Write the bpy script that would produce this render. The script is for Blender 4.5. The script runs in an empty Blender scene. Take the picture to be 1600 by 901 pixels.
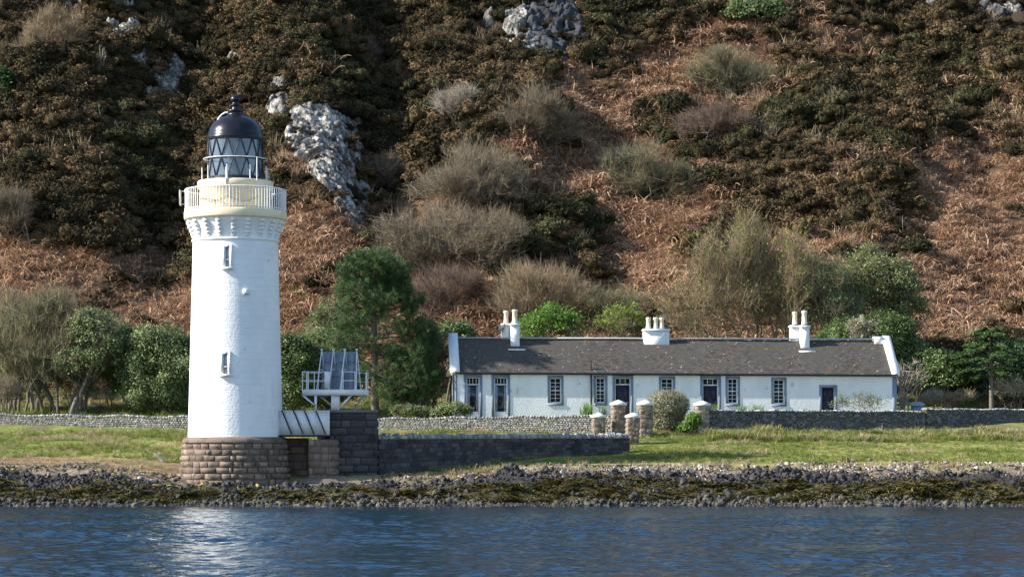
import bpy, math, random
import numpy as np
from mathutils import Vector, noise as mn

R = math.radians
random.seed(7)
RNG = np.random.default_rng(11)
SC = bpy.context.scene
COL = SC.collection

# ------------------------------------------------------------------ camera, world, sun, exposure
F = 3840.0      # focal length in pixels of a 1600 px wide picture
YH = 690.0      # pixel row of the horizon
cam_d = bpy.data.cameras.new('camera')
cam_d.sensor_width = 36.0
cam_d.lens = 36.0 * F / 1600.0
cam_d.shift_y = (YH - 450.5) / 1600.0
cam_d.clip_start = 0.5
cam_d.clip_end = 3000
cam = bpy.data.objects.new('camera', cam_d)
COL.objects.link(cam)
cam.location = (0, 0, 0)
cam.rotation_euler = (R(90), 0, 0)
SC.camera = cam

SUN_AZ = 11.0    # degrees towards the camera from straight left
SUN_EL = 33.0
sv = Vector((-math.cos(R(SUN_EL)) * math.cos(R(SUN_AZ)), -math.cos(R(SUN_EL)) * math.sin(R(SUN_AZ)), math.sin(R(SUN_EL))))
w = bpy.data.worlds.new('World'); SC.world = w; w.use_nodes = True
nt = w.node_tree; nt.nodes.clear()
sky = nt.nodes.new('ShaderNodeTexSky'); sky.sky_type = 'NISHITA'; sky.sun_disc = False
sky.sun_elevation = R(SUN_EL); sky.sun_rotation = math.atan2(sv.x, sv.y) % (2 * math.pi)
sky.ozone_density = 3.0; sky.dust_density = 0.4; sky.air_density = 1.0
bg = nt.nodes.new('ShaderNodeBackground'); bg.inputs[1].default_value = 0.13
wo = nt.nodes.new('ShaderNodeOutputWorld')
nt.links.new(sky.outputs[0], bg.inputs[0]); nt.links.new(bg.outputs[0], wo.inputs[0])
sd = bpy.data.lights.new('sun', 'SUN'); sd.energy = 5.0; sd.angle = R(0.5); sd.color = (1.0, 0.95, 0.87)
sun = bpy.data.objects.new('sun', sd); COL.objects.link(sun)
sun.rotation_euler = sv.to_track_quat('Z', 'Y').to_euler()
SC.view_settings.view_transform = 'Standard'
SC.view_settings.look = 'None'
SC.view_settings.gamma = 1
SC.view_settings.exposure = 1.0
SC.cycles.max_bounces = 6
SC.cycles.diffuse_bounces = 3
SC.cycles.glossy_bounces = 3
SC.cycles.transparent_max_bounces = 6

# ------------------------------------------------------------------ helpers
def X_at(px, Y): return (px - 800.0) / F * Y
def Z_at(py, Y): return (YH - py) / F * Y
def P(px, py, Y): return np.array((X_at(px, Y), Y, Z_at(py, Y)))

def nrm(v):
    return v / np.maximum(np.linalg.norm(v, axis=-1, keepdims=True), 1e-9)

class MB:
    def __init__(s): s.V = []; s.F4 = []; s.F3 = []; s.n = 0; s.A = []
    def add(s, V, f4=None, f3=None, tint=0.5):
        V = np.asarray(V, float).reshape(-1, 3)
        if f4 is not None and len(f4): s.F4.append(np.asarray(f4, int).reshape(-1, 4) + s.n)
        if f3 is not None and len(f3): s.F3.append(np.asarray(f3, int).reshape(-1, 3) + s.n)
        s.V.append(V)
        t = np.asarray(tint, float)
        s.A.append(np.full(len(V), float(t)) if t.ndim == 0 else t)
        s.n += len(V)
        return s
    def box(s, o, u, v, w_, tint=0.5):
        o, u, v, w_ = [np.asarray(a, float) for a in (o, u, v, w_)]
        V = [o, o + u, o + u + v, o + v, o + w_, o + u + w_, o + u + v + w_, o + v + w_]
        return s.add(V, [(0, 3, 2, 1), (4, 5, 6, 7), (0, 1, 5, 4), (1, 2, 6, 5), (2, 3, 7, 6), (3, 0, 4, 7)], tint=tint)
    def bar(s, a, b, r, S=6, r2=None, tint=0.5):
        a, b = np.asarray(a, float), np.asarray(b, float)
        V, q = tubes(np.array([[a, b]]), np.array([[r, r if r2 is None else r2]]), S)
        s.add(V, q, tint=tint)
        n = S
        s.add(V[:n], None, [(0, i, i + 1) for i in range(1, n - 1)], tint)
        s.add(V[n:], None, [(0, i, i + 1) for i in range(1, n - 1)], tint)
        return s
    def lathe(s, prof, c, n=48, a0=0, a1=2 * math.pi, tint=0.5):
        prof = np.asarray(prof, float); k = len(prof)
        full = abs(a1 - a0 - 2 * math.pi) < 1e-6
        m = n if full else n + 1
        an = a0 + (a1 - a0) * np.arange(m) / n
        V = np.stack([c[0] + prof[None, :, 0] * np.cos(an)[:, None], c[1] + prof[None, :, 0] * np.sin(an)[:, None],
                      np.broadcast_to(c[2] + prof[None, :, 1], (m, k))], -1).reshape(-1, 3)
        i = np.arange(m if full else m - 1)[:, None]; j = np.arange(k - 1)[None, :]
        i2 = (i + 1) % m
        q = np.stack([i * k + j, i2 * k + j, i2 * k + j + 1, i * k + j + 1], -1).reshape(-1, 4)
        return s.add(V, q, tint=tint)
    def build(s, name, mat, parent=None, loc=None, smooth=False):
        V = np.concatenate(s.V); A = np.concatenate(s.A)
        f4 = np.concatenate(s.F4) if s.F4 else np.zeros((0, 4), int)
        f3 = np.concatenate(s.F3) if s.F3 else np.zeros((0, 3), int)
        return mk(name, V, f4, f3, mat, parent, loc, smooth, {'tint': A})

def mesh_np(name, V, f4, f3, mat, smooth=False, attrs=None, colattr=None):
    me = bpy.data.meshes.new(name)
    nv = len(V); n4 = len(f4); n3 = len(f3)
    me.vertices.add(nv); me.vertices.foreach_set('co', np.ascontiguousarray(V, np.float32).ravel())
    me.loops.add(n4 * 4 + n3 * 3)
    li = np.concatenate([np.asarray(f4, np.int32).ravel(), np.asarray(f3, np.int32).ravel()]).astype(np.int32)
    me.loops.foreach_set('vertex_index', li)
    me.polygons.add(n4 + n3)
    ls = np.concatenate([np.arange(n4) * 4, n4 * 4 + np.arange(n3) * 3]).astype(np.int32)
    me.polygons.foreach_set('loop_start', ls)
    me.polygons.foreach_set('loop_total', np.concatenate([np.full(n4, 4), np.full(n3, 3)]).astype(np.int32))
    if smooth: me.polygons.foreach_set('use_smooth', np.ones(n4 + n3, bool))
    me.update(calc_edges=True)
    for k, a in (attrs or {}).items():
        at = me.attributes.new(k, 'FLOAT', 'POINT'); at.data.foreach_set('value', np.asarray(a, np.float32))
    if colattr is not None:
        at = me.attributes.new('col', 'FLOAT_COLOR', 'POINT')
        c = np.ones((nv, 4), np.float32); c[:, :3] = colattr
        at.data.foreach_set('color', c.ravel())
    if mat: me.materials.append(mat)
    return me

ORG = {}
def mk(name, V, f4, f3, mat, parent=None, loc=None, smooth=False, attrs=None, colattr=None):
    V = np.asarray(V, float)
    if parent is not None: org = ORG[parent.name]
    else: org = np.asarray(loc if loc is not None else (0, 0, 0), float)
    me = mesh_np(name, V - org, f4, f3, mat, smooth, attrs, colattr)
    o = bpy.data.objects.new(name, me); COL.objects.link(o)
    if parent is not None: o.parent = parent
    else: o.location = org
    ORG[o.name] = org
    return o

def thing(name, loc, label, cat, group=None):
    o = bpy.data.objects.new(name, None); COL.objects.link(o)
    o.location = tuple(loc); o.empty_display_size = 0.3
    ORG[o.name] = np.asarray(loc, float)
    return tag(o, label, cat, group)

def tag(o, label=None, cat=None, group=None, kind=None):
    if label: o['label'] = label
    if cat: o['category'] = cat
    if group: o['group'] = group
    if kind: o['kind'] = kind
    return o

def tubes(Pn, Rn, S=3):
    Pn = np.asarray(Pn, float); N, K, _ = Pn.shape
    T = nrm(np.gradient(Pn, axis=1))
    ref = np.where(np.abs(T[..., 2:3]) > 0.9, np.array([1., 0, 0]), np.array([0, 0, 1.]))
    A = nrm(np.cross(T, ref)); B = np.cross(T, A)
    an = np.arange(S) * 2 * math.pi / S
    V = Pn[:, :, None, :] + Rn[:, :, None, None] * (A[:, :, None, :] * np.cos(an)[None, None, :, None] + B[:, :, None, :] * np.sin(an)[None, None, :, None])
    V = V.reshape(-1, 3)
    n = np.arange(N)[:, None, None] * (K * S); k = np.arange(K - 1)[None, :, None] * S; s = np.arange(S)[None, None, :]
    s2 = (s + 1) % S
    q = np.stack([n + k + s, n + k + s2, n + k + S + s2, n + k + S + s], -1).reshape(-1, 4)
    return V, q

def bez(a, c, b, K):
    t = np.linspace(0, 1, K)[None, :, None]
    return a[:, None] * (1 - t) ** 2 + 2 * c[:, None] * t * (1 - t) + b[:, None] * t * t

def rnd(rng, n, k=3): return rng.normal(size=(n, k))

# 2D value noise
def vnoise(x, y, seed=0):
    xi = np.floor(x).astype(np.int64); yi = np.floor(y).astype(np.int64)
    fx = x - xi; fy = y - yi
    fx = fx * fx * (3 - 2 * fx); fy = fy * fy * (3 - 2 * fy)
    def h(a, b):
        v = np.sin(a * 127.1 + b * 311.7 + seed * 74.7) * 43758.5453
        return v - np.floor(v)
    return (h(xi, yi) * (1 - fx) + h(xi + 1, yi) * fx) * (1 - fy) + (h(xi, yi + 1) * (1 - fx) + h(xi + 1, yi + 1) * fx) * fy - 0.5
def fbm(x, y, seed=0, o=4):
    s = 0; a = 1.0
    for i in range(o):
        s = s + a * vnoise(x * 2 ** i, y * 2 ** i, seed + i * 13); a *= 0.5
    return s
def sstep(a, b, x):
    t = np.clip((x - a) / (b - a), 0, 1); return t * t * (3 - 2 * t)

# ------------------------------------------------------------------ materials
def new_mat(name):
    m = bpy.data.materials.new(name); m.use_nodes = True
    t = m.node_tree; t.nodes.clear()
    out = t.nodes.new('ShaderNodeOutputMaterial'); b = t.nodes.new('ShaderNodeBsdfPrincipled')
    t.links.new(b.outputs[0], out.inputs[0])
    return m, t, b, out

def mixrgb(t, fac, a, b, mode='MIX'):
    n = t.nodes.new('ShaderNodeMix'); n.data_type = 'RGBA'; n.blend_type = mode
    for s, v in ((n.inputs[0], fac), (n.inputs[6], a), (n.inputs[7], b)):
        if hasattr(v, 'links') or hasattr(v, 'is_linked'): t.links.new(v, s)
        else: s.default_value = v if isinstance(v, (int, float)) else (*v[:3], 1)
    return n.outputs[2]

def noise_out(t, scale, detail=4, rough=0.6, coord='Object', stretch=None, lo=0.35, hi=0.65):
    tc = t.nodes.new('ShaderNodeTexCoord'); src = tc.outputs[coord]
    if stretch:
        mp = t.nodes.new('ShaderNodeMapping'); mp.inputs['Scale'].default_value = stretch
        t.links.new(src, mp.inputs[0]); src = mp.outputs[0]
    n = t.nodes.new('ShaderNodeTexNoise'); n.inputs['Scale'].default_value = scale
    n.inputs['Detail'].default_value = detail; n.inputs['Roughness'].default_value = rough
    t.links.new(src, n.inputs['Vector'])
    mr = t.nodes.new('ShaderNodeMapRange'); mr.inputs[1].default_value = lo; mr.inputs[2].default_value = hi
    t.links.new(n.outputs[0], mr.inputs[0])
    return mr.outputs[0], n.outputs[0]

def mat_basic(name, c1, c2=None, scale=3.0, rough=0.8, bump=0.0, bscale=None, metallic=0.0, stretch=None, lo=0.35, hi=0.65, spec=0.5, c3=None, s3=1.0, lo3=.55, hi3=.7):
    m, t, b, out = new_mat(name)
    b.inputs['Roughness'].default_value = rough; b.inputs['Metallic'].default_value = metallic
    b.inputs['Specular IOR Level'].default_value = spec
    if c2 is None: b.inputs['Base Color'].default_value = (*c1, 1)
    else:
        f, _ = noise_out(t, scale, stretch=stretch, lo=lo, hi=hi)
        c = mixrgb(t, f, c1, c2)
        if c3 is not None:
            f3, _ = noise_out(t, s3, lo=lo3, hi=hi3, detail=6)
            c = mixrgb(t, f3, c, c3)
        t.links.new(c, b.inputs['Base Color'])
    if bump:
        _, n = noise_out(t, bscale or scale * 4, detail=5)
        bp = t.nodes.new('ShaderNodeBump'); bp.inputs['Strength'].default_value = bump; bp.inputs['Distance'].default_value = 0.05
        t.links.new(n, bp.inputs['Height']); t.links.new(bp.outputs[0], b.inputs['Normal'])
    return m

def mat_tint(name, ca, cb, cc=None, rough=0.75, trans=0.0, objrand=0.0, spec=0.25, nscale=0, cn=None, nlo=.5, nhi=.65, bump=0):
    """colour from the point attribute 'tint' (0 ca .. 0.5 cb .. 1 cc), varied per instance"""
    m, t, b, out = new_mat(name)
    at = t.nodes.new('ShaderNodeAttribute'); at.attribute_name = 'tint'
    rp = t.nodes.new('ShaderNodeValToRGB')
    e = rp.color_ramp.elements
    e[0].color = (*ca, 1); e[1].color = (*(cc or cb), 1); e[0].position = 0.05; e[1].position = 0.95
    if cc is not None:
        k = e.new(0.5); k.color = (*cb, 1)
    fac = at.outputs['Fac']
    if objrand:
        oi = t.nodes.new('ShaderNodeObjectInfo')
        mm = t.nodes.new('ShaderNodeMath'); mm.operation = 'MULTIPLY_ADD'; mm.inputs[1].default_value = objrand; mm.inputs[2].default_value = -objrand / 2
        t.links.new(oi.outputs['Random'], mm.inputs[0])
        ad = t.nodes.new('ShaderNodeMath'); ad.operation = 'ADD'; ad.use_clamp = True
        t.links.new(mm.outputs[0], ad.inputs[0]); t.links.new(fac, ad.inputs[1]); fac = ad.outputs[0]
    t.links.new(fac, rp.inputs[0])
    c = rp.outputs[0]
    if nscale:
        f, n = noise_out(t, nscale, lo=nlo, hi=nhi, detail=6)
        c = mixrgb(t, f, c, cn)
        if bump:
            bp = t.nodes.new('ShaderNodeBump'); bp.inputs['Strength'].default_value = bump; bp.inputs['Distance'].default_value = 0.04
            _, n2 = noise_out(t, 9, detail=6, rough=.7)
            t.links.new(n2, bp.inputs['Height']); t.links.new(bp.outputs[0], b.inputs['Normal'])
    t.links.new(c, b.inputs['Base Color'])
    b.inputs['Roughness'].default_value = rough; b.inputs['Specular IOR Level'].default_value = spec
    if trans:
        tr = t.nodes.new('ShaderNodeBsdfTranslucent'); t.links.new(c, tr.inputs[0])
        mx = t.nodes.new('ShaderNodeMixShader'); mx.inputs[0].default_value = trans
        t.links.new(b.outputs[0], mx.inputs[1]); t.links.new(tr.outputs[0], mx.inputs[2]); t.links.new(mx.outputs[0], out.inputs[0])
    return m

M = {}
M['white'] = mat_basic('white_masonry_paint', (.82, .82, .80), (.70, .71, .69), .9, .75, .5, 14, stretch=(1, 1, .35), c3=(.45, .44, .38), s3=1.8, lo3=.62, hi3=.75)
M['tower'] = mat_basic('white_tower_paint', (.82, .82, .80), (.76, .77, .76), .8, .6, .6, 9, c3=(.30, .28, .25), s3=4.5, lo3=.705, hi3=.74)
M['white_metal'] = mat_basic('white_gloss_paint', (.78, .78, .76), (.66, .66, .63), 3, .4)
M['cream'] = mat_basic('cream_ochre_paint', (.80, .68, .45), (.72, .59, .38), 1.5, .6, .2, 10)
M['margin'] = mat_basic('blue_grey_paint', (.20, .24, .31), (.16, .20, .27), 2, .7, .2, 14)
M['black'] = mat_basic('black_gloss_paint', (.006, .007, .012), (.014, .014, .018), 3, .28, .1, 6, spec=.35)
M['black_iron'] = mat_basic('black_iron', (.012, .013, .02), rough=.5)
M['pane'] = mat_basic('window_glass', (.012, .014, .03), rough=.06, spec=.6)
M['door'] = mat_basic('dark_door_paint', (.012, .012, .028), (.02, .02, .04), 2, .55)
M['curtain'] = mat_basic('curtain', (.32, .36, .42), (.2, .23, .3), 5, .9)
M['galv'] = mat_basic('grey_metal', (.25, .29, .34), (.17, .20, .24), 3.5, .5, .1, 9, metallic=.2)
M['pot'] = mat_basic('buff_clay', (.76, .72, .60), (.62, .52, .36), 4, .85, .3, 12)
M['lead'] = mat_basic('ridge_lead', (.42, .45, .48), (.32, .35, .38), 3, .55, .2, 8)
M['stone_cap'] = mat_basic('white_cap', (.78, .78, .74), (.58, .58, .54), 4, .8, .3, 12)
M['gran'] = mat_tint('rose_granite', (.12, .09, .07), (.23, .162, .126), (.31, .235, .175), rough=.9, nscale=1.8, cn=(.09, .08, .055), bump=.6)
M['dark_stone'] = mat_tint('dark_sea_stone', (.035, .033, .036), (.075, .066, .066), (.13, .11, .10), rough=.9, nscale=1.6, cn=(.03, .028, .032), bump=.6)
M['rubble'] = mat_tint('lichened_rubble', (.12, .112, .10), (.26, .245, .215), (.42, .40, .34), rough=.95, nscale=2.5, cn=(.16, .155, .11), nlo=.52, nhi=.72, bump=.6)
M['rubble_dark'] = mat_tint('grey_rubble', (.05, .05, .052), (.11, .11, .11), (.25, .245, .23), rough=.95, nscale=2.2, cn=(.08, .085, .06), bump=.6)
M['brown_stone'] = mat_tint('brown_stone', (.11, .08, .06), (.21, .15, .11), (.36, .31, .25), rough=.95, nscale=3, cn=(.28, .27, .22), bump=.6)
M['coping'] = mat_tint('lichened_coping', (.15, .15, .145), (.28, .28, .265), (.48, .46, .40), rough=.95, nscale=5, cn=(.18, .18, .15), bump=.6)
M['bark'] = mat_tint('bark', (.06, .048, .038), (.12, .10, .078), (.24, .21, .17), rough=.95)
M['twig_grey'] = mat_tint('grey_twigs', (.085, .062, .04), (.19, .15, .10), (.32, .265, .18), rough=.9, objrand=.3)
M['twig_tan'] = mat_tint('tan_twigs', (.13, .09, .055), (.27, .20, .12), (.42, .33, .20), rough=.9)
M['twig_olive'] = mat_tint('olive_twigs', (.09, .08, .045), (.19, .17, .095), (.31, .28, .16), rough=.9)
M['twig_pale'] = mat_tint('pale_dead_twigs', (.17, .145, .11), (.29, .25, .195), (.40, .36, .29), rough=.9)
M['twig_brown'] = mat_tint('brown_twigs', (.09, .058, .042), (.16, .11, .08), (.25, .18, .13), rough=.9)
def leafmat(n, a, b, c, tr=.3, rough=.55): M[n] = mat_tint(n, a, b, c, rough=rough, trans=tr, spec=.35)
leafmat('leaf_ever', (.04, .065, .018), (.10, .15, .042), (.22, .28, .10), rough=.5)
leafmat('leaf_greygreen', (.07, .10, .03), (.18, .225, .08), (.36, .40, .19), rough=.55)
leafmat('leaf_pine', (.028, .060, .020), (.065, .125, .038), (.15, .21, .065), .3, rough=.6)
leafmat('leaf_bright', (.08, .15, .025), (.16, .29, .05), (.27, .42, .10), .45)
leafmat('leaf_yellow', (.10, .14, .02), (.19, .25, .04), (.30, .36, .08), .4)
leafmat('leaf_willow', (.06, .10, .03), (.14, .20, .07), (.24, .31, .13), .4)
leafmat('leaf_sage', (.11, .125, .05), (.23, .255, .10), (.38, .39, .19), .4)
leafmat('leaf_conifer', (.03, .065, .018), (.07, .13, .035), (.15, .23, .07), .2)
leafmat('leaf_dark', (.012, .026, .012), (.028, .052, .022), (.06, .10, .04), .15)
leafmat('leaf_silver', (.16, .165, .10), (.34, .33, .20), (.52, .49, .35), .35)
M['heather'] = mat_tint('heather_leaves', (.022, .018, .009), (.058, .045, .021), (.15, .098, .050), rough=.85, objrand=1.0, spec=.1)
M['gorse'] = mat_tint('gorse_leaves', (.020, .020, .009), (.048, .047, .020), (.105, .095, .042), rough=.85, objrand=.7, spec=.1)
M['heather_core'] = mat_basic('heather_inside', (.018, .014, .009), (.03, .023, .014), 4, .95, spec=.1)
M['bracken'] = mat_tint('dead_bracken', (.14, .075, .044), (.38, .225, .135), (.62, .43, .28), rough=.9, objrand=.45, spec=.1, trans=.1)
M['bracken_pale'] = mat_tint('pale_dead_grass', (.24, .17, .09), (.42, .32, .18), (.58, .47, .29), rough=.9, objrand=.4, spec=.1, trans=.2)
M['grass'] = mat_tint('grass_blades', (.08, .12, .022), (.175, .22, .04), (.33, .32, .10), rough=.7, objrand=.5, trans=.3)
M['drygrass'] = mat_tint('dry_grass_blades', (.22, .17, .08), (.40, .33, .17), (.55, .47, .27), rough=.8, objrand=.5, trans=.3)
M['weed'] = mat_tint('seaweed', (.028, .024, .006), (.068, .056, .012), (.14, .115, .026), rough=.5, objrand=.5)
M['shorerock'] = mat_tint('black_shore_rock', (.018, .018, .019), (.036, .034, .033), (.068, .062, .056), rough=.7, objrand=.8, nscale=4, cn=(.03, .028, .028))
M['greyrock'] = mat_tint('grey_shore_rock', (.026, .024, .021), (.058, .051, .042), (.13, .112, .085), rough=.85, objrand=.9, nscale=4, cn=(.06, .06, .05))
M['palerock'] = mat_tint('pale_pink_stones', (.15, .115, .10), (.35, .285, .255), (.64, .58, .53), rough=.9, objrand=.9, nscale=3, cn=(.22, .17, .14))
M['lichenrock'] = mat_tint('yellow_lichen_rock', (.16, .11, .04), (.34, .23, .05), (.45, .33, .10), rough=.9, objrand=.6, nscale=4, cn=(.07, .06, .045))

def mat_col(name, rough=.95, bump=.6, bs=6, nscale=5):
    m, t, b, out = new_mat(name)
    at = t.nodes.new('ShaderNodeAttribute'); at.attribute_name = 'col'
    f, n = noise_out(t, nscale, detail=6, lo=.3, hi=.7)
    c = mixrgb(t, f, (.55, .55, .55), (1.35, 1.3, 1.25))
    c = mixrgb(t, 1.0, at.outputs['Color'], c, 'MULTIPLY')
    t.links.new(c, b.inputs['Base Color']); b.inputs['Roughness'].default_value = rough; b.inputs['Specular IOR Level'].default_value = .15
    _, n2 = noise_out(t, bs, detail=8, rough=.7)
    bp = t.nodes.new('ShaderNodeBump'); bp.inputs['Strength'].default_value = bump; bp.inputs['Distance'].default_value = .15
    t.links.new(n2, bp.inputs['Height']); t.links.new(bp.outputs[0], b.inputs['Normal'])
    return m
M['ground'] = mat_col('shore_ground')
M['hill'] = mat_col('hill_soil')

def mat_crag():
    m, t, b, out = new_mat('lichened_crag')
    f, n = noise_out(t, .9, detail=10, rough=.75, lo=.44, hi=.60)
    c = mixrgb(t, f, (.16, .15, .135), (.72, .69, .62))
    f2, n2 = noise_out(t, 2.6, detail=8, rough=.7, lo=.50, hi=.60)
    c = mixrgb(t, f2, c, (.08, .07, .055))
    f3, n3 = noise_out(t, .5, detail=4, lo=.58, hi=.66)
    c = mixrgb(t, f3, c, (.10, .10, .055))
    vo = t.nodes.new('ShaderNodeTexVoronoi'); vo.feature = 'DISTANCE_TO_EDGE'; vo.inputs['Scale'].default_value = 1.5
    tcv = t.nodes.new('ShaderNodeTexCoord'); mpv = t.nodes.new('ShaderNodeMapping'); mpv.inputs['Scale'].default_value = (1.4, .9, .8); mpv.inputs['Rotation'].default_value = (.5, .3, 0)
    t.links.new(tcv.outputs['Object'], mpv.inputs[0]); t.links.new(mpv.outputs[0], vo.inputs['Vector'])
    mv = t.nodes.new('ShaderNodeMapRange'); mv.inputs[1].default_value = .0; mv.inputs[2].default_value = .07; mv.inputs[3].default_value = .85; mv.inputs[4].default_value = 0
    t.links.new(vo.outputs['Distance'], mv.inputs[0]); c = mixrgb(t, mv.outputs[0], c, (.05, .045, .038))
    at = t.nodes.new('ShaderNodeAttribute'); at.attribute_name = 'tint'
    c = mixrgb(t, at.outputs['Fac'], c, (.045, .047, .055))  # tint darkens parts; on the top centre cliff it paints shade into the rock
    t.links.new(c, b.inputs['Base Color']); b.inputs['Roughness'].default_value = .95
    bp = t.nodes.new('ShaderNodeBump'); bp.inputs['Strength'].default_value = .9; bp.inputs['Distance'].default_value = .25
    _, n4 = noise_out(t, 2.2, detail=10, rough=.75)
    t.links.new(n4, bp.inputs['Height']); t.links.new(bp.outputs[0], b.inputs['Normal'])
    return m
M['crag'] = mat_crag()

def mat_slate():
    m, t, b, out = new_mat('old_slates')
    uv = t.nodes.new('ShaderNodeUVMap'); uv.uv_map = 'uv'
    br = t.nodes.new('ShaderNodeTexBrick'); t.links.new(uv.outputs[0], br.inputs['Vector'])
    br.inputs['Scale'].default_value = 1; br.inputs['Brick Width'].default_value = .22; br.inputs['Row Height'].default_value = .15
    br.inputs['Mortar Size'].default_value = .012; br.inputs['Mortar Smooth'].default_value = .3
    br.inputs['Color1'].default_value = (.048, .041, .034, 1); br.inputs['Color2'].default_value = (.118, .10, .082, 1)
    br.inputs['Mortar'].default_value = (.018, .016, .015, 1); br.inputs['Bias'].default_value = 0
    f, n = noise_out(t, .7, detail=6, lo=.35, hi=.65)
    c = mixrgb(t, f, br.outputs['Color'], (.07, .064, .055)); 
    f2, _ = noise_out(t, 5.5, detail=3, lo=.66, hi=.70)
    c = mixrgb(t, f2, c, (.36, .34, .28))
    f3, _ = noise_out(t, 1.6, detail=5, lo=.66, hi=.72)
    c = mixrgb(t, f3, c, (.20, .075, .03))
    t.links.new(c, b.inputs['Base Color']); b.inputs['Roughness'].default_value = .8; b.inputs['Specular IOR Level'].default_value = .25
    bp = t.nodes.new('ShaderNodeBump'); bp.inputs['Strength'].default_value = .7; bp.inputs['Distance'].default_value = .03
    t.links.new(br.outputs['Fac'], bp.inputs['Height']); bp.invert = True
    t.links.new(bp.outputs[0], b.inputs['Normal'])
    return m
M['slate'] = mat_slate()

def mat_tower():
    m, t, b, out = new_mat('tower_limewash')
    f, _ = noise_out(t, .8, lo=.4, hi=.65); c = mixrgb(t, f, (.82, .82, .80), (.74, .75, .74))
    f, _ = noise_out(t, 1.5, detail=6, stretch=(1, 1, .12), lo=.58, hi=.75); c = mixrgb(t, f, c, (.62, .62, .57))
    f, _ = noise_out(t, 3.2, detail=6, rough=.7, lo=.665, hi=.70); c = mixrgb(t, f, c, (.36, .34, .31))
    t.links.new(c, b.inputs['Base Color']); b.inputs['Roughness'].default_value = .6
    tc = t.nodes.new('ShaderNodeTexCoord'); sx_ = t.nodes.new('ShaderNodeSeparateXYZ'); t.links.new(tc.outputs['Object'], sx_.inputs[0])
    at = t.nodes.new('ShaderNodeMath'); at.operation = 'ARCTAN2'; t.links.new(sx_.outputs[1], at.inputs[0]); t.links.new(sx_.outputs[0], at.inputs[1])
    ml = t.nodes.new('ShaderNodeMath'); ml.operation = 'MULTIPLY'; ml.inputs[1].default_value = 2.2; t.links.new(at.outputs[0], ml.inputs[0])
    cb = t.nodes.new('ShaderNodeCombineXYZ'); t.links.new(ml.outputs[0], cb.inputs[0]); t.links.new(sx_.outputs[2], cb.inputs[1])
    br = t.nodes.new('ShaderNodeTexBrick'); t.links.new(cb.outputs[0], br.inputs['Vector']); br.inputs['Scale'].default_value = 1
    br.inputs['Brick Width'].default_value = .55; br.inputs['Row Height'].default_value = .3; br.inputs['Mortar Size'].default_value = .02; br.inputs['Mortar Smooth'].default_value = .8
    inv = t.nodes.new('ShaderNodeMath'); inv.operation = 'MULTIPLY_ADD'; inv.inputs[1].default_value = -.35; t.links.new(br.outputs['Fac'], inv.inputs[0])
    _, n = noise_out(t, 7, detail=6, rough=.65); t.links.new(n, inv.inputs[2])
    bp = t.nodes.new('ShaderNodeBump'); bp.inputs['Strength'].default_value = .55; bp.inputs['Distance'].default_value = .05
    t.links.new(inv.outputs[0], bp.inputs['Height']); t.links.new(bp.outputs[0], b.inputs['Normal'])
    return m
M['tower'] = mat_tower()

def mat_lantern_glass():
    m, t, b, out = new_mat('lantern_glass')
    b.inputs['Base Color'].default_value = (.15, .20, .26, 1); b.inputs['Roughness'].default_value = .08
    b.inputs['Specular IOR Level'].default_value = .9
    tr = t.nodes.new('ShaderNodeBsdfTransparent'); tr.inputs[0].default_value = (.75, .85, .9, 1)
    mx = t.nodes.new('ShaderNodeMixShader'); mx.inputs[0].default_value = .66
    t.links.new(tr.outputs[0], mx.inputs[1]); t.links.new(b.outputs[0], mx.inputs[2]); t.links.new(mx.outputs[0], out.inputs[0])
    return m
M['lglass'] = mat_lantern_glass()

def mat_sea():
    m, t, b, out = new_mat('sea_water')
    b.inputs['Base Color'].default_value = (.004, .026, .050, 1); b.inputs['Roughness'].default_value = .07
    b.inputs['IOR'].default_value = 1.33
    tc = t.nodes.new('ShaderNodeTexCoord'); mp = t.nodes.new('ShaderNodeMapping'); mp.inputs['Scale'].default_value = (1, .6, 1)
    t.links.new(tc.outputs['Object'], mp.inputs[0])
    n = t.nodes.new('ShaderNodeTexNoise'); n.inputs['Scale'].default_value = 4.5; n.inputs['Detail'].default_value = 5; n.inputs['Roughness'].default_value = .6
    t.links.new(mp.outputs[0], n.inputs['Vector'])
    bp = t.nodes.new('ShaderNodeBump'); bp.inputs['Strength'].default_value = .5; bp.inputs['Distance'].default_value = .07
    t.links.new(n.outputs[0], bp.inputs['Height']); t.links.new(bp.outputs[0], b.inputs['Normal'])
    return m
M['sea'] = mat_sea()

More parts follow.
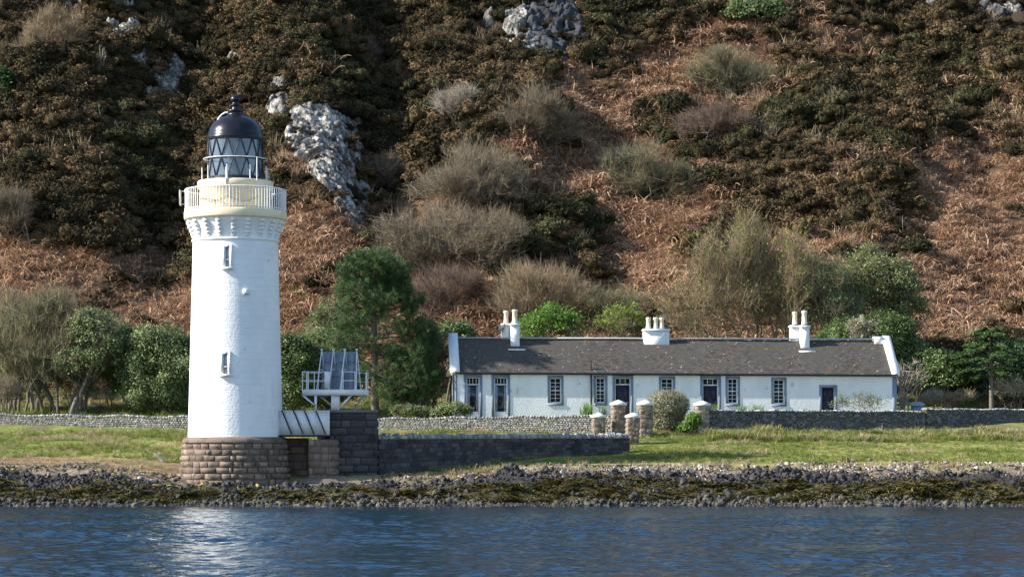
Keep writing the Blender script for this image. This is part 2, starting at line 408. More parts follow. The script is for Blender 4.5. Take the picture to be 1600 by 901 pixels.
# ------------------------------------------------------------------ terrain
SEA_Z = -2.81
PY = np.array([80, 100, 106, 108, 110, 113, 116, 120, 124, 130, 136, 142, 148, 152, 156, 161, 168, 215, 260, 320, 420])
PZ = np.array([-7, -4.2, -3.15, -2.84, -2.58, -2.05, -1.66, -1.15, -.82, -.30, .28, .92, 1.5, 2.1, 3.2, 6.3, 11.0, 43.5, 68, 92, 110.])
def height(x, y):
    x = np.asarray(x, float); y = np.asarray(y, float)
    z = np.interp(y, PY, PZ)
    h = sstep(158, 175, y)
    # hill relief: shoulders, gullies and hummocks
    z = z + h * (3.6 * np.exp(-((x + 16.5 + (y - 190) * .15) / 4.2) ** 2) - 3.4 * np.exp(-((x + 9.8 + (y - 190) * .12) / 3.0) ** 2)
                 - 2.4 * np.exp(-((x + 25.0) / 3.0) ** 2) + 2.0 * np.exp(-((x + 33.0) / 5.0) ** 2)
                 + 1.2 * np.exp(-((x + 1.0 - (y - 185) * .18) / 4.5) ** 2) - .5 * np.exp(-((x - 7.5 - (y - 185) * .1) / 3.5) ** 2)
                 + 1.0 * np.exp(-((x - 24) / 6.0) ** 2) - 1.0 * np.exp(-((x - 35) / 5.0) ** 2))
    z = z + h * (2.4 * fbm(x / 13, y / 13, 3, 4) + 1.5 * fbm(x / 3.2, y / 3.2, 9, 3))
    z = z + (1 - h) * sstep(120, 126, y) * .18 * fbm(x / 4, y / 3, 5, 3)
    z = z + sstep(108.5, 110, y) * (1 - sstep(117, 121, y)) * .55 * (fbm(x / 1.6, y / 1.0, 8, 4) + .35 * (1 - 2 * np.abs(fbm(x / .9, y / .7, 18, 3))) - .2)
    # the foreshore is lower round the tower
    z = z - .5 * sstep(-21, -15, x) * (1 - sstep(-5, 3, x)) * sstep(111, 115, y) * (1 - sstep(123, 130, y))
    z = z - .3 * np.exp(-((x + 13) / 4.) ** 2 - ((y - 117) / 2.2) ** 2)
    return z

def ground_at(px, py):
    """where the sight line through a pixel meets the terrain"""
    Ys = np.arange(106, 330, .25)
    zt = height(X_at(px, Ys), Ys); zr = Z_at(py, Ys)
    k = np.nonzero(zt >= zr)[0]
    Y = Ys[k[0]] if len(k) else 330.
    return np.array((X_at(px, Y), Y, float(height(X_at(px, Y), Y))))

def gpt(px, Y):
    x = X_at(px, Y); return np.array((x, Y, float(height(x, Y))))

def grid_mesh(xs, ys, zfun):
    Xg, Yg = np.meshgrid(xs, ys)
    Zg = zfun(Xg, Yg)
    V = np.stack([Xg, Yg, Zg], -1).reshape(-1, 3)
    nx, ny = len(xs), len(ys)
    i = np.arange(nx - 1)[None, :]; j = np.arange(ny - 1)[:, None] * nx
    q = np.stack([i + j, i + j + 1, i + j + 1 + nx, i + j + nx], -1).reshape(-1, 4)
    return V, q

def coords(lo, a, b, hi, fine, coarse):
    return np.concatenate([np.arange(lo, a, coarse), np.arange(a, b, fine), np.arange(b, hi + coarse, coarse)])

HG = np.array([
 [.9, .8, .9, 1, 1, 1, 1, 1, 1, .8, .6, .6, .7, .8, .9, .9, .9],
 [.6, .6, .9, 1, .8, 1, 1, 1, .9, .4, .4, .3, .5, .8, .9, .9, .9],
 [.5, .7, .9, 1, .9, .9, .95, .9, .5, .2, .3, .3, .4, .8, .9, .9, .8],
 [.8, .9, .9, .8, .9, .9, .9, .6, .3, .15, .2, .3, .6, .7, .9, .8, .6],
 [.9, .95, .9, .8, .9, .9, .9, .5, .3, .15, .2, .4, .8, .8, .8, .6, .4],
 [.9, .95, .95, .9, .9, .9, .8, .4, .2, .1, .2, .5, .8, .8, .7, .4, .2],
 [.7, .9, .95, .9, .8, .9, .6, .3, .2, .3, .2, .3, .7, .8, .5, .2, .1],
 [.4, .6, .8, .9, .4, .3, .2, .2, .3, .2, .1, .1, .3, .7, .4, .1, .1],
 [.1, .2, .3, .5, .1, .1, .1, .1, .3, .2, .1, .1, .2, .5, .3, .1, .1],
 [0, .05, .05, .1, .05, .05, .1, .1, .1, .1, 0, 0, .1, .2, .2, .1, .1],
 [0, 0, 0, 0, 0, 0, 0, 0, 0, 0, 0, 0, .1, .1, .4, .5, .5],
 [0, 0, 0, 0, 0, 0, 0, 0, 0, 0, 0, 0, 0, 0, .5, .7, .7]])
def heather_density(x, y, z):
    px = np.clip(800 + F * x / y, 0, 1599) / 100.; py = np.clip(YH - F * z / y, 0, 549) / 50.
    i = np.floor(px).astype(int); j = np.floor(py).astype(int); fx = px - i; fy = py - j
    i = np.clip(i, 0, 15); j = np.clip(j, 0, 10)
    return (HG[j, i] * (1 - fx) + HG[j, i + 1] * fx) * (1 - fy) + (HG[j + 1, i] * (1 - fx) + HG[j + 1, i + 1] * fx) * fy

def lerp(a, b, f): return np.asarray(a)[None] * (1 - f[:, None]) + np.asarray(b)[None] * f[:, None]

# ground, from the sea bed to the foot of the hill
gx = coords(-260, -33, 33, 260, .3, 6.); gy = np.concatenate([np.arange(70, 104, 4.), np.arange(104, 156.01, .25)])
V, q = grid_mesh(gx, gy, height)
x, y = V[:, 0], V[:, 1]
n1 = fbm(x / 3, y / 2, 21, 4); n2 = fbm(x / .8, y / .6, 22, 3); yy = y + 1.6 * n1
left = 1 - sstep(-14, -9, x)
c = np.tile(np.array((.035, .035, .033)), (len(V), 1))
c = np.where((yy > 109.5)[:, None], np.array((.055, .048, .018)), c)
c = np.where((yy > 113.2)[:, None], np.array((.045, .042, .040)), c)
c = np.where((yy > 116.2)[:, None], np.array((.20, .165, .13)), c)
dry = lerp((.30, .25, .12), (.24, .22, .10), sstep(-.3, .3, n2))
c = np.where((yy > 118.6)[:, None], dry, c)
gr = lerp((.15, .185, .04), (.28, .275, .085), sstep(-.35, .45, n1 + n2 * .6))
c = np.where((yy > 121.0)[:, None], gr, c)
deb = (left > .5) & (yy > 119.6) & (yy < 124.6)
c = np.where(deb[:, None], lerp((.20, .13, .08), (.28, .20, .12), sstep(-.3, .3, n2)), c)
c = np.where(((y > 136.5) & (n1 > .1))[:, None], np.array((.16, .15, .07)), c)
c = np.where((y > 150)[:, None], lerp((.09, .085, .035), (.16, .19, .05), sstep(-.2, .4, n1)), c)
tag(mk('ground', V, q, np.zeros((0, 3), int), M['ground'], smooth=True, colattr=c), kind='structure')

hx = coords(-320, -60, 60, 320, .45, 8.); hy = np.concatenate([np.arange(156, 236, .45), np.arange(236, 430, 8.)])
hy[0] = 156.0
V, q = grid_mesh(hx, hy, height)
hd = heather_density(V[:, 0], V[:, 1], V[:, 2])
n1 = fbm(V[:, 0] / 6, V[:, 1] / 6, 31, 4)
c = lerp((.16, .10, .062), (.035, .028, .018), np.clip(hd + .3 * n1, 0, 1))
gm = sstep(.28, .42, fbm(V[:, 0] / 5, V[:, 1] / 4, 37, 3)) * (1 - hd)
c = c * (1 - gm[:, None]) + np.array((.16, .17, .04)) * gm[:, None]
tag(mk('hillside', V, q, np.zeros((0, 3), int), M['hill'], smooth=True, colattr=c), kind='structure')

# sea with real wavelets
sx = coords(-500, -26, 26, 500, .11, 12.); sy = np.concatenate([np.arange(-80, 40, 8.), np.arange(40, 109.6, .11)])
wr = np.random.default_rng(5)
WV = []
for i in range(64):
    lam = 0.26 * (1.3 / 0.26) ** wr.random() if i < 56 else wr.uniform(2.0, 4)
    th = wr.normal(1.9, .75)
    WV.append((2 * math.pi / lam * math.cos(th), 2 * math.pi / lam * math.sin(th), wr.uniform(0, 6.28), lam * (.0046 if i < 56 else .0022)))
def seaz(x, y):
    z = np.zeros_like(x)
    for kx, ky, ph, a in WV: z += a * np.sin(kx * x + ky * y + ph)
    patch = (1.0 + .9 * fbm(x / 9, y / 5, 77, 3)) * (1 - .6 * sstep(84, 105, y))
    return SEA_Z + z * patch * sstep(38, 42, y) * (1 - sstep(24, 26, np.abs(x)))
V, q = grid_mesh(sx, sy, seaz)
tag(mk('sea', V, q, np.zeros((0, 3), int), M['sea'], smooth=True), kind='structure')

# ------------------------------------------------------------------ scatter (ground cover)
def scatter(name, label, cat, pts, scl, protos, tilt=.25, seed=0, zscale=None):
    """one object; geometry nodes put a random prototype on each of its vertices"""
    n = len(pts); rng = np.random.default_rng(seed)
    me = bpy.data.meshes.new(name)
    me.vertices.add(n); me.vertices.foreach_set('co', np.asarray(pts, np.float32).ravel())
    rot = np.stack([rng.normal(0, tilt, n), rng.normal(0, tilt, n), rng.uniform(0, 6.283, n)], -1).astype(np.float32)
    a = me.attributes.new('rot', 'FLOAT_VECTOR', 'POINT'); a.data.foreach_set('vector', rot.ravel())
    s3 = np.stack([scl, scl, scl * (1 if zscale is None else zscale)], -1).astype(np.float32)
    a = me.attributes.new('scl', 'FLOAT_VECTOR', 'POINT'); a.data.foreach_set('vector', s3.ravel())
    a = me.attributes.new('pick', 'INT', 'POINT'); a.data.foreach_set('value', rng.integers(0, len(protos), n).astype(np.int32))
    o = bpy.data.objects.new(name, me); COL.objects.link(o)
    pc = bpy.data.collections.new(name + '_sources')
    for i, pm in enumerate(protos):
        po = bpy.data.objects.new('%s_source_%02d' % (name, i), pm); pc.objects.link(po)
    g = bpy.data.node_groups.new(name + '_scatter', 'GeometryNodeTree')
    g.interface.new_socket('Geometry', in_out='INPUT', socket_type='NodeSocketGeometry')
    g.interface.new_socket('Geometry', in_out='OUTPUT', socket_type='NodeSocketGeometry')
    N = g.nodes; gi = N.new('NodeGroupInput'); go = N.new('NodeGroupOutput')
    ci = N.new('GeometryNodeCollectionInfo'); ci.inputs['Collection'].default_value = pc
    ci.inputs['Separate Children'].default_value = True; ci.inputs['Reset Children'].default_value = True
    ip = N.new('GeometryNodeInstanceOnPoints'); ip.inputs['Pick Instance'].default_value = True
    def na(nm, ty):
        k = N.new('GeometryNodeInputNamedAttribute'); k.data_type = ty; k.inputs[0].default_value = nm
        return [s for s in k.outputs if s.enabled and s.name == 'Attribute'][0]
    L = g.links
    L.new(gi.outputs[0], ip.inputs['Points']); L.new(ci.outputs[0], ip.inputs['Instance'])
    L.new(na('pick', 'INT'), ip.inputs['Instance Index'])
    L.new(na('rot', 'FLOAT_VECTOR'), ip.inputs['Rotation']); L.new(na('scl', 'FLOAT_VECTOR'), ip.inputs['Scale'])
    L.new(ip.outputs[0], go.inputs[0])
    md = o.modifiers.new('scatter', 'NODES'); md.node_group = g
    return tag(o, label, cat, kind='stuff')

def ico(sub):
    import bmesh
    bm = bmesh.new(); bmesh.ops.create_icosphere(bm, subdivisions=sub, radius=1)
    bm.verts.ensure_lookup_table()
    V = np.array([v.co[:] for v in bm.verts]); Fc = np.array([[v.index for v in f.verts] for f in bm.faces]); bm.free()
    return V, Fc
ICO = {k: ico(k) for k in (1, 2, 3, 5)}

def rock_proto(name, mat, seed, flat=.7, sub=2):
    V, f = ICO[sub]; V = V.copy(); rng = np.random.default_rng(seed)
    for k in range(11):   # cut flat faces: reads as broken stone
        d = nrm(rng.normal(size=3)); off = rng.uniform(.25, .7)
        dd = V @ d; V = V - np.maximum(dd - off, 0)[:, None] * d
    V *= np.array([1, rng.uniform(.5, .95), rng.uniform(flat * .7, flat * 1.3)])
    V += rng.normal(0, .035, V.shape)
    t = np.clip(rng.uniform(.35, .65) + rng.normal(0, .08, len(V)), 0, 1)
    return mesh_np(name, V, np.zeros((0, 4), int), f, mat, attrs={'tint': t})

def blades(rng, n, rad, h, droop, wid, K=5, spread=1.0):
    """arching ribbons from the centre outwards; returns V, quads, tint"""
    az = rng.uniform(0, 6.283, n); L = rad * rng.uniform(.5, 1.1, n) * spread; H = h * rng.uniform(.5, 1.1, n)
    base = np.stack([rng.normal(0, rad * .35, n), rng.normal(0, rad * .35, n), np.full(n, -.05)], -1)
    t = np.linspace(0, 1, K)[None, :]
    d = np.stack([np.cos(az), np.sin(az)], -1)
    out = L[:, None] * t
    z = H[:, None] * (t * (1 + droop) * 1.0 - droop * 1.35 * t * t)
    az2 = rng.normal(0, .5, n)
    side = np.stack([-np.sin(az), np.cos(az)], -1)
    xy = base[:, None, :2] + d[:, None, :] * out[..., None] + side[:, None, :] * (az2[:, None] * t * t * L[:, None] * .5)[..., None]
    Pn = np.concatenate([xy, (base[:, None, 2] + z)[..., None]], -1)
    wv = np.concatenate([side, rng.normal(0, .5, (n, 1))], -1); wv = nrm(wv)
    W = wid * rng.uniform(.6, 1.3, n)[:, None] * (1 - .8 * t ** 1.5)
    A = Pn - wv[:, None, :] * W[..., None] * .5; B = Pn + wv[:, None, :] * W[..., None] * .5
    V = np.stack([A, B], 2).reshape(-1, 3)
    i = np.arange(n)[:, None] * (2 * K); k = np.arange(K - 1)[None, :] * 2
    q = np.stack([i + k, i + k + 1, i + k + 3, i + k + 2], -1).reshape(-1, 4)
    tint = np.clip(np.repeat(rng.uniform(.05, .95, n), 2 * K) + np.tile(np.repeat(np.linspace(-.1, .12, K), 2), n), 0, 1)
    return V, q, tint

def leaf_quads(rng, C, nn, size, tint, aspect=1.8, flat=.6):
    """one rhombic leaf per centre; nn = preferred normals"""
    n = len(C)
    N_ = nrm(nn + flat * rng.normal(size=(n, 3)))
    a = nrm(np.cross(N_, rng.normal(size=(n, 3)))); b = np.cross(N_, a)
    s = size * rng.uniform(.6, 1.35, n)[:, None]
    V = np.stack([C - a * s * .5 * aspect, C + b * s * .5, C + a * s * .5 * aspect, C - b * s * .5], 1).reshape(-1, 3)
    q = np.arange(4 * n).reshape(n, 4)
    return V, q, np.repeat(np.clip(tint, 0, 1), 4)

def heather_proto(i, mat='heather'):
    rng = np.random.default_rng(100 + i)
    mb = MB()
    V, f = ICO[2]
    lob = [(0, 0, .3, .62)] + [(rng.normal(0, .48), rng.normal(0, .48), rng.uniform(.05, .45), rng.uniform(.18, .45)) for _ in range(9)]
    me_c = MB()
    for (a, b, c_, r) in lob:
        mb_n = 420 if r > .5 else 230
        d = nrm(rng.normal(size=(mb_n, 3))); d[:, 2] = np.abs(d[:, 2]) * 1.0 - .15
        C = np.array((a, b, c_)) + d * r * rng.uniform(.7, 1.4, (mb_n, 1)) * np.array((1, 1, .85))
        V2, q2, t2 = leaf_quads(rng, C, d, .062, rng.uniform(.2, .8, mb_n), aspect=2.4, flat=.8)
        mb.add(V2, q2, tint=t2)
        core = V * r * .78 * np.array((1, 1, .85)) + np.array((a, b, c_))
        core += rng.normal(0, .025, core.shape)
        mb.add(core, None, f, tint=.2 + rng.uniform(0, .3, len(core)))
    v5, q5, t5 = blades(rng, 40, .5, .95, .2, .02, 3); mb.add(v5, q5, tint=np.clip(t5 * .6 + .3, 0, 1))
    Vv = np.concatenate(mb.V)
    return mesh_np('heather_clump', Vv, np.concatenate(mb.F4), np.concatenate(mb.F3), M[mat], attrs={'tint': np.concatenate(mb.A)})

def blade_proto(name, mat, seed, n, rad, h, droop, wid, K=5):
    V, q, t = blades(np.random.default_rng(seed), n, rad, h, droop, wid, K)
    return mesh_np(name, V, q, np.zeros((0, 3), int), mat, attrs={'tint': t})

def frustum_pts(rng, n, y0, y1, x0=-60, x1=1660, bias=1.0):
    Y = y0 + (y1 - y0) * rng.random(n) ** bias; px = rng.uniform(x0, x1, n)
    X = X_at(px, Y); return X, Y, px

# rock outcrops on the hill: list of (px, py, half width px, half height px, darkness)
CRAGS = {
 'main': ('tall broken pale crag beside the lighthouse lantern', [(497, 200, 56, 44, 0), (478, 225, 32, 48, 0), (528, 268, 44, 50, 0), (505, 250, 34, 40, .1), (545, 312, 28, 36, .1), (440, 148, 13, 10, 0), (436, 180, 16, 18, .1), (566, 330, 16, 18, .2)]),
 'upper': ('chain of pale rock slabs above left of the lighthouse', [(262, 145, 25, 26, 0), (268, 117, 17, 14, 0), (213, 102, 15, 16, 0), (195, 55, 22, 14, 0), (180, 52, 14, 9, .1), (300, 160, 24, 7, .1)]),
 'corner': ('small pale rock slab at the top left of the hillside', [(108, 8, 26, 12, 0), (182, 10, 18, 8, .1)]),
 'little': ('small pale rock directly above the lighthouse dome', [(375, 108, 18, 11, 0), (352, 100, 8, 8, .1)]),
 'cliff': ('overhanging cliff painted dark as shade, with pale streaks at the top centre', [(806, 50, 24, 42, 0), (868, 40, 42, 60, .55), (835, 50, 30, 54, .45), (770, 30, 18, 16, .2)]),
 'ridge': ('dark rock face at the top right of the hillside', [(1456, 14, 13, 26, .4), (1545, 22, 34, 16, .45), (1578, 16, 22, 12, .2)]),
}
ROCKSPOTS = []
def crag(label, parts, seed, relief=1.0, off=-.12, grow=1.0):
    """a bare rock face breaking through the slope: terrain surface pushed out along its normal, sinking back at the ragged rim"""
    x0 = min(p[0] - p[2] for p in parts) - 14; x1 = max(p[0] + p[2] for p in parts) + 14
    y0 = min(p[1] - p[3] for p in parts) - 14; y1 = max(p[1] + p[3] for p in parts) + 14
    Ya = ground_at((x0 + x1) / 2, y1)[1] - 2.5; Yb = ground_at((x0 + x1) / 2, y0)[1] + 3
    xs = np.arange(X_at(x0, Ya) - 1, X_at(x1, Yb) + 1, .11); ys = np.arange(Ya, Yb, .085)
    V, q = grid_mesh(xs, ys, height); x, y, z = V.T
    px = 800 + F * x / y; py = YH - F * z / y
    env = np.full(len(V), -9.); dk = np.zeros(len(V))
    for (a, b, rx, ry, d) in parts:
        e = 1 - np.sqrt(((px - a) / rx / grow) ** 2 + ((py - b) / ry / grow) ** 2)
        dk = np.where(e > env, d, dk); env = np.maximum(env, e)
    n1 = fbm(x / 1.5, y / 2.2, seed, 5); n2 = fbm(x / .45, y / .6, seed + 5, 3)
    rid = 1 - 2 * np.abs(fbm(x / 2.2, y / 1.4, seed + 9, 4))
    h = np.clip((env - .04 + .95 * n1) * 3.0, -1.2, .8) * 1.0 + .5 * rid + .55 * n2 - .5
    st = y * .9 + 1.6 * fbm(x / 2.5, y / 3, seed + 17, 3)     # ledges
    h = h + .55 * (sstep(.0, .35, st % 1.0) - .5) * sstep(-.1, .2, env)
    h = h * relief + off
    N_ = np.array((0, -.62, .78))
    V = V + N_ * h[:, None]
    V += RNG.normal(0, .035, V.shape); V[:, 0] += .22 * fbm(y / .8, x / .7, seed + 3, 3); V[:, 1] += .25 * fbm(x / .6, y / .9, seed + 4, 3)
    keep = (h > -.45)[q].any(1)
    q = q[keep]; used = np.unique(q); mp = np.full(len(V), -1); mp[used] = np.arange(len(used))
    g = ground_at(parts[0][0], parts[0][1])
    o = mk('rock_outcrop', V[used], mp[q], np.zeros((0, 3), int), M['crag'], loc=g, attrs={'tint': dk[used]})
    tag(o, label, 'rock', 'rock outcrops on the hillside')
    for p in parts: ROCKSPOTS.append(p[:4])
crag('tall broken pale crag beside the lighthouse lantern', [(472, 196, 28, 26, 0), (502, 188, 32, 24, 0), (528, 208, 24, 26, 0), (488, 220, 30, 22, 0), (476, 243, 20, 18, 0), (520, 244, 26, 18, 0), (504, 266, 26, 17, .05), (532, 278, 20, 16, 0), (518, 292, 22, 18, .1), (548, 306, 22, 18, 0), (533, 325, 18, 14, .1), (556, 335, 18, 16, .1), (548, 262, 16, 18, .1), (455, 214, 14, 20, 0)], 1, .8, .0, 1.2)
crag('narrow pale rib of rock on the right side of the tall crag', [(556, 196, 13, 22, 0), (558, 226, 12, 16, .1), (566, 312, 10, 18, .1)], 11, .6, .1, 1.2)
crag('small pale rock just above left of the tall crag', [(440, 148, 15, 12, 0), (434, 178, 16, 16, .1)], 2, .7, .3, 1.2)
crag('pale rock slab above left of the lighthouse, largest of its chain', [(262, 145, 28, 28, 0), (268, 117, 18, 14, 0), (302, 160, 26, 9, .1)], 3, .8, .25, 1.2)
crag('pale rock higher up the chain above left of the lighthouse', [(213, 102, 17, 17, 0)], 4, .7, .3, 1.2)
crag('uppermost pale slab of the chain above left of the lighthouse', [(195, 55, 24, 14, 0), (180, 50, 16, 10, .1)], 5, .8, .3, 1.2)
crag('pale rock slab at the very top left of the hillside', [(112, 6, 28, 14, 0), (180, 8, 20, 9, .1)], 6, .8, .3, 1.2)
crag('small pale rock directly above the lighthouse dome', [(375, 106, 20, 12, 0)], 7, .7, .3, 1.2)
crag('overhanging cliff painted dark as shade, with pale streaks at the top centre', [(806, 44, 22, 38, .15), (828, 70, 14, 22, .3), (872, 44, 40, 60, 1), (842, 40, 26, 44, .95), (768, 32, 16, 18, .4)], 8, .9, -.2)  # high darkness values paint the shade of a face turned from the sun
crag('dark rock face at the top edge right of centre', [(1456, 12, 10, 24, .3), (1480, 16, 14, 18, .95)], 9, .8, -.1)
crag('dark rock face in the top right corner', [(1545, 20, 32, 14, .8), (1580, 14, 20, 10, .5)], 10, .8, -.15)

def off_rocks(px, py, k=1.0):
    ok = np.ones(len(px), bool)
    for (a, b, rx, ry) in ROCKSPOTS:
        ok &= ((px - a) / (rx * k)) ** 2 + ((py - b) / (ry * k)) ** 2 > 1
    return ok

# ---- hill cover
rng = np.random.default_rng(41)
X, Y, px = frustum_pts(rng, 26000, 158, 226, bias=.85)
Z = height(X, Y); py = YH - F * Z / Y
hd = heather_density(X, Y, Z) + .75 * fbm(X / 4.5, Y / 4.5, 51, 3)
inr = off_rocks(px, py, .98)
k = (hd > rng.uniform(.25, .75, len(X))) & (py > -60) & (inr | (rng.random(len(X)) < .42))
sel = np.nonzero(k)[0][:9500]
sc = (.45 + 1.25 * rng.random(len(sel)) ** 1.8) * np.clip(.95 + 1.0 * vnoise(X[sel] / 5, Y[sel] / 5, 4), .5, 1.5)
sc = np.where(inr[sel], sc, sc * .5)
pts = np.stack([X[sel], Y[sel], Z[sel] + np.where(inr[sel], 0, .35)], -1)
scatter('heather', 'dark olive and brown heather bushes covering the upper hillside', 'heather', pts, sc, [heather_proto(i) for i in range(6)], seed=1, zscale=1.0)

k2 = (hd > .35) & (py > -60) & inr & (rng.random(len(X)) < .10)
sel2 = np.nonzero(k2)[0][:1500]
scatter('heather_stems', 'pale dry stems and dead fronds standing among the heather', 'stems', np.stack([X, Y, Z + .25], -1)[sel2], rng.uniform(.6, 1.5, len(sel2)),
        [blade_proto('stem_tuft', M['twig_grey'] if i % 2 else M['bracken_pale'], 280 + i, 34, .5, 1.0, .25, .028, 4) for i in range(4)], seed=4)
k3 = (hd > .25) & (py > -60) & inr & (fbm(X / 7, Y / 7, 71, 3) > .12)
sel3 = np.nonzero(k3)[0][-500:]
scatter('gorse', 'dark olive gorse bushes scattered through the heather', 'gorse', np.stack([X, Y, Z + .1], -1)[sel3], rng.uniform(.8, 1.7, len(sel3)), [heather_proto(20 + i, 'gorse') for i in range(3)], seed=6)
X, Y, px = frustum_pts(rng, 36000, 156, 222, bias=.9)
Z = height(X, Y); py = YH - F * Z / Y
hd = heather_density(X, Y, Z) + .75 * fbm(X / 4.5, Y / 4.5, 51, 3)
k = (hd < rng.uniform(.25, .85, len(X))) & (py > -60) & off_rocks(px, py, .9)
sel = np.nonzero(k)[0][:16000]
sc = rng.uniform(.5, 1.25, len(sel)) * np.clip(.9 + .8 * vnoise(X[sel] / 3, Y[sel] / 3, 14), .45, 1.4)
pts = np.stack([X[sel], Y[sel], Z[sel]], -1)
scatter('bracken', 'collapsed reddish brown dead bracken on the hill slope', 'bracken', pts, sc,
        [blade_proto('bracken_tuft', M['bracken'], 200 + i, 42, .95, .55 + .1 * (i % 3), 1.3, .055) for i in range(6)], seed=2)
X, Y, px = frustum_pts(rng, 9000, 152, 200)
Z = height(X, Y)
k = (fbm(X / 5, Y / 5, 61, 3) > .12) & (heather_density(X, Y, Z) < .5) | ((Y < 162) & (rng.random(len(X)) < .6))
sel = np.nonzero(k)[0][:3500]
scatter('pale_hill_grass', 'pale straw coloured grass between the bracken and shrubs', 'grass', np.stack([X, Y, Z], -1)[sel], rng.uniform(.4, .9, len(sel)),
        [blade_proto('pale_tuft', M['bracken_pale'], 260 + i, 40, .5, .6, .9, .035, 4) for i in range(4)], seed=3)

# ---- foreshore
def shore(name, label, cat, n, y0, y1, s0, s1, protos, seed, sink=.42, cond=None, zs=None, clump=None, tilt=1.0):
    rng = np.random.default_rng(seed)
    X, Y, px = frustum_pts(rng, n, y0, y1)
    Y = Y + 1.6 * fbm(X / 3, Y / 2, 23, 3)
    Z = height(X, Y)
    k = ((X + 13.53) ** 2 + (Y - 120) ** 2) > 2.9 ** 2
    k &= ~((X > -11.5) & (X < -6.4) & (Y > 117.9))
    if cond is not None: k &= cond(X, Y, rng)
    X, Y, Z = X[k], Y[k], Z[k]
    s = s0 + (s1 * 1.2 - s0) * rng.random(len(X)) ** 3.6
    if clump: s = s * np.clip(1 + clump * 2 * fbm(X / 2.2, Y / 1.6, seed, 3), .35, 1.9)
    scatter(name, label, cat, np.stack([X, Y, Z + s * (.5 - sink)], -1), s, protos, tilt=tilt, seed=seed, zscale=zs)
shore('grey_boulders', 'grey boulders along the edge of the water', 'rocks', 9500, 107.4, 109.3, .04, .24, [rock_proto('boulder', M['greyrock'], 300 + i) for i in range(6)], 5, clump=.5)
shore('black_rocks', 'wet black rocks above the seaweed line', 'rocks', 26000, 112.3, 117.0, .04, .22, [rock_proto('black_rock', M['shorerock'], 320 + i) for i in range(6)], 6, clump=.5)
shore('weedy_rocks', 'dark rocks showing through the seaweed', 'rocks', 3200, 108.6, 113.0, .06, .24, [rock_proto('weedy_rock', M['shorerock'], 340 + i) for i in range(4)], 7, clump=.4)
shore('seaweed', 'olive brown seaweed draped over the shore rocks', 'seaweed', 14000, 109.0, 113.8, .14, .36,
      [blade_proto('weed_tuft', M['weed'], 360 + i, 60, 1.0, .42, 1.2, .13, 4) for i in range(5)], 8, sink=.45, clump=.4, tilt=.2,
      cond=lambda X, Y, r: r.random(len(X)) < .55 + .9 * fbm(X / 3, Y / 1.5, 66, 3))
shore('shingle', 'pale pink and white stones along the top of the beach', 'stones', 22000, 115.8, 121.4, .03, .15, [rock_proto('pebble', M['palerock'], 380 + i, .6) for i in range(6)], 9, clump=.5,
      cond=lambda X, Y, r: ((X > 2) | (r.random(len(X)) < .14)) & ((Y < 119) | ((X > 7) & (r.random(len(X)) < .5))) & (r.random(len(X)) < .5 + 1.9 * fbm(X / 3.5, Y / .9, 88, 4)))
shore('brown_shingle', 'fine brown and grey shingle between the rocks and the grass', 'stones', 17000, 116.4, 120.2, .03, .15, [rock_proto('brown_pebble', M['brown_stone'] if i % 2 else M['greyrock'], 460 + i, .6) for i in range(4)], 19,
      cond=lambda X, Y, r: (r.random(len(X)) < .6 + 1.2 * fbm(X / 4, Y / 1.0, 89, 3)))
shore('lichen_stones', 'yellow lichened rocks between the pale and black stones', 'rocks', 800, 115.6, 117.2, .08, .26, [rock_proto('lichen_rock', M['lichenrock'], 400 + i) for i in range(4)], 10,
      cond=lambda X, Y, r: fbm(X / 4, Y / 4, 99, 3) > .0)
shore('bank_stones', 'brown and grey stones of the low bank edging the lawn', 'stones', 900, 119.5, 122.8, .08, .28, [rock_proto('bank_rock', M['brown_stone'], 420 + i) for i in range(4)], 12,
      cond=lambda X, Y, r: (X > 9) & (fbm(X / 3, Y / 3, 45, 3) > .0))
shore('pebble_ridge', 'dark grey pebbles in a ridge below the left grass', 'stones', 1500, 118.6, 120.4, .05, .15, [rock_proto('ridge_pebble', M['rubble_dark'], 440 + i) for i in range(4)], 13,
      cond=lambda X, Y, r: X < -13)

def veg(name, label, cat, n, y0, y1, s0, s1, protos, seed, cond=None, px0=-60, px1=1660):
    rng = np.random.default_rng(seed)
    X, Y, px = frustum_pts(rng, n, y0, y1, px0, px1); Z = height(X, Y)
    k = ((X + 13.53) ** 2 + (Y - 120) ** 2) > 3.0 ** 2
    k &= ~((X > -11.5) & (X < -6.2) & (Y > 117.0) & (Y < 126))
    if cond is not None: k &= cond(X, Y, px, rng)
    X, Y, Z = X[k], Y[k], Z[k]
    s = rng.uniform(s0, s1, len(X)) * np.clip(1 + 1.3 * fbm(X / 2, Y / 2, seed, 2), .5, 1.7)
    scatter(name, label, cat, np.stack([X, Y, Z], -1), s, protos, tilt=.15, seed=seed)
gp = [blade_proto('grass_tuft', M['grass'], 500 + i, 34, .24, .26 + .12 * (i % 3), .55, .018, 3) for i in range(5)]
dp = [blade_proto('dry_tuft', M['drygrass'], 520 + i, 40, .28, .42, .6, .018, 4) for i in range(5)]
veg('lawn_grass', 'short green grass of the shore lawn', 'grass', 15000, 120.8, 139, .28, .62, gp, 51,
    cond=lambda X, Y, px, r: (Y + 1.5 * fbm(X / 3, Y / 2, 24, 3) > 121.5) & ((X > -14) | (Y > 124.2)))
veg('dry_grass', 'tan dry grass along the top of the beach and the walls', 'grass', 7000, 117.8, 138, .3, .8, dp, 52,
    cond=lambda X, Y, px, r: ((Y < 121.6 + 1.5 * fbm(X / 3, X / 5, 25, 3)) & (r.random(len(X)) < .35)) | ((Y > 134.5) & (r.random(len(X)) < .55)) | ((X < -14) & (r.random(len(X)) < .25) & (Y > 121)) | (fbm(X / 3, Y / 2, 29, 3) > .30))
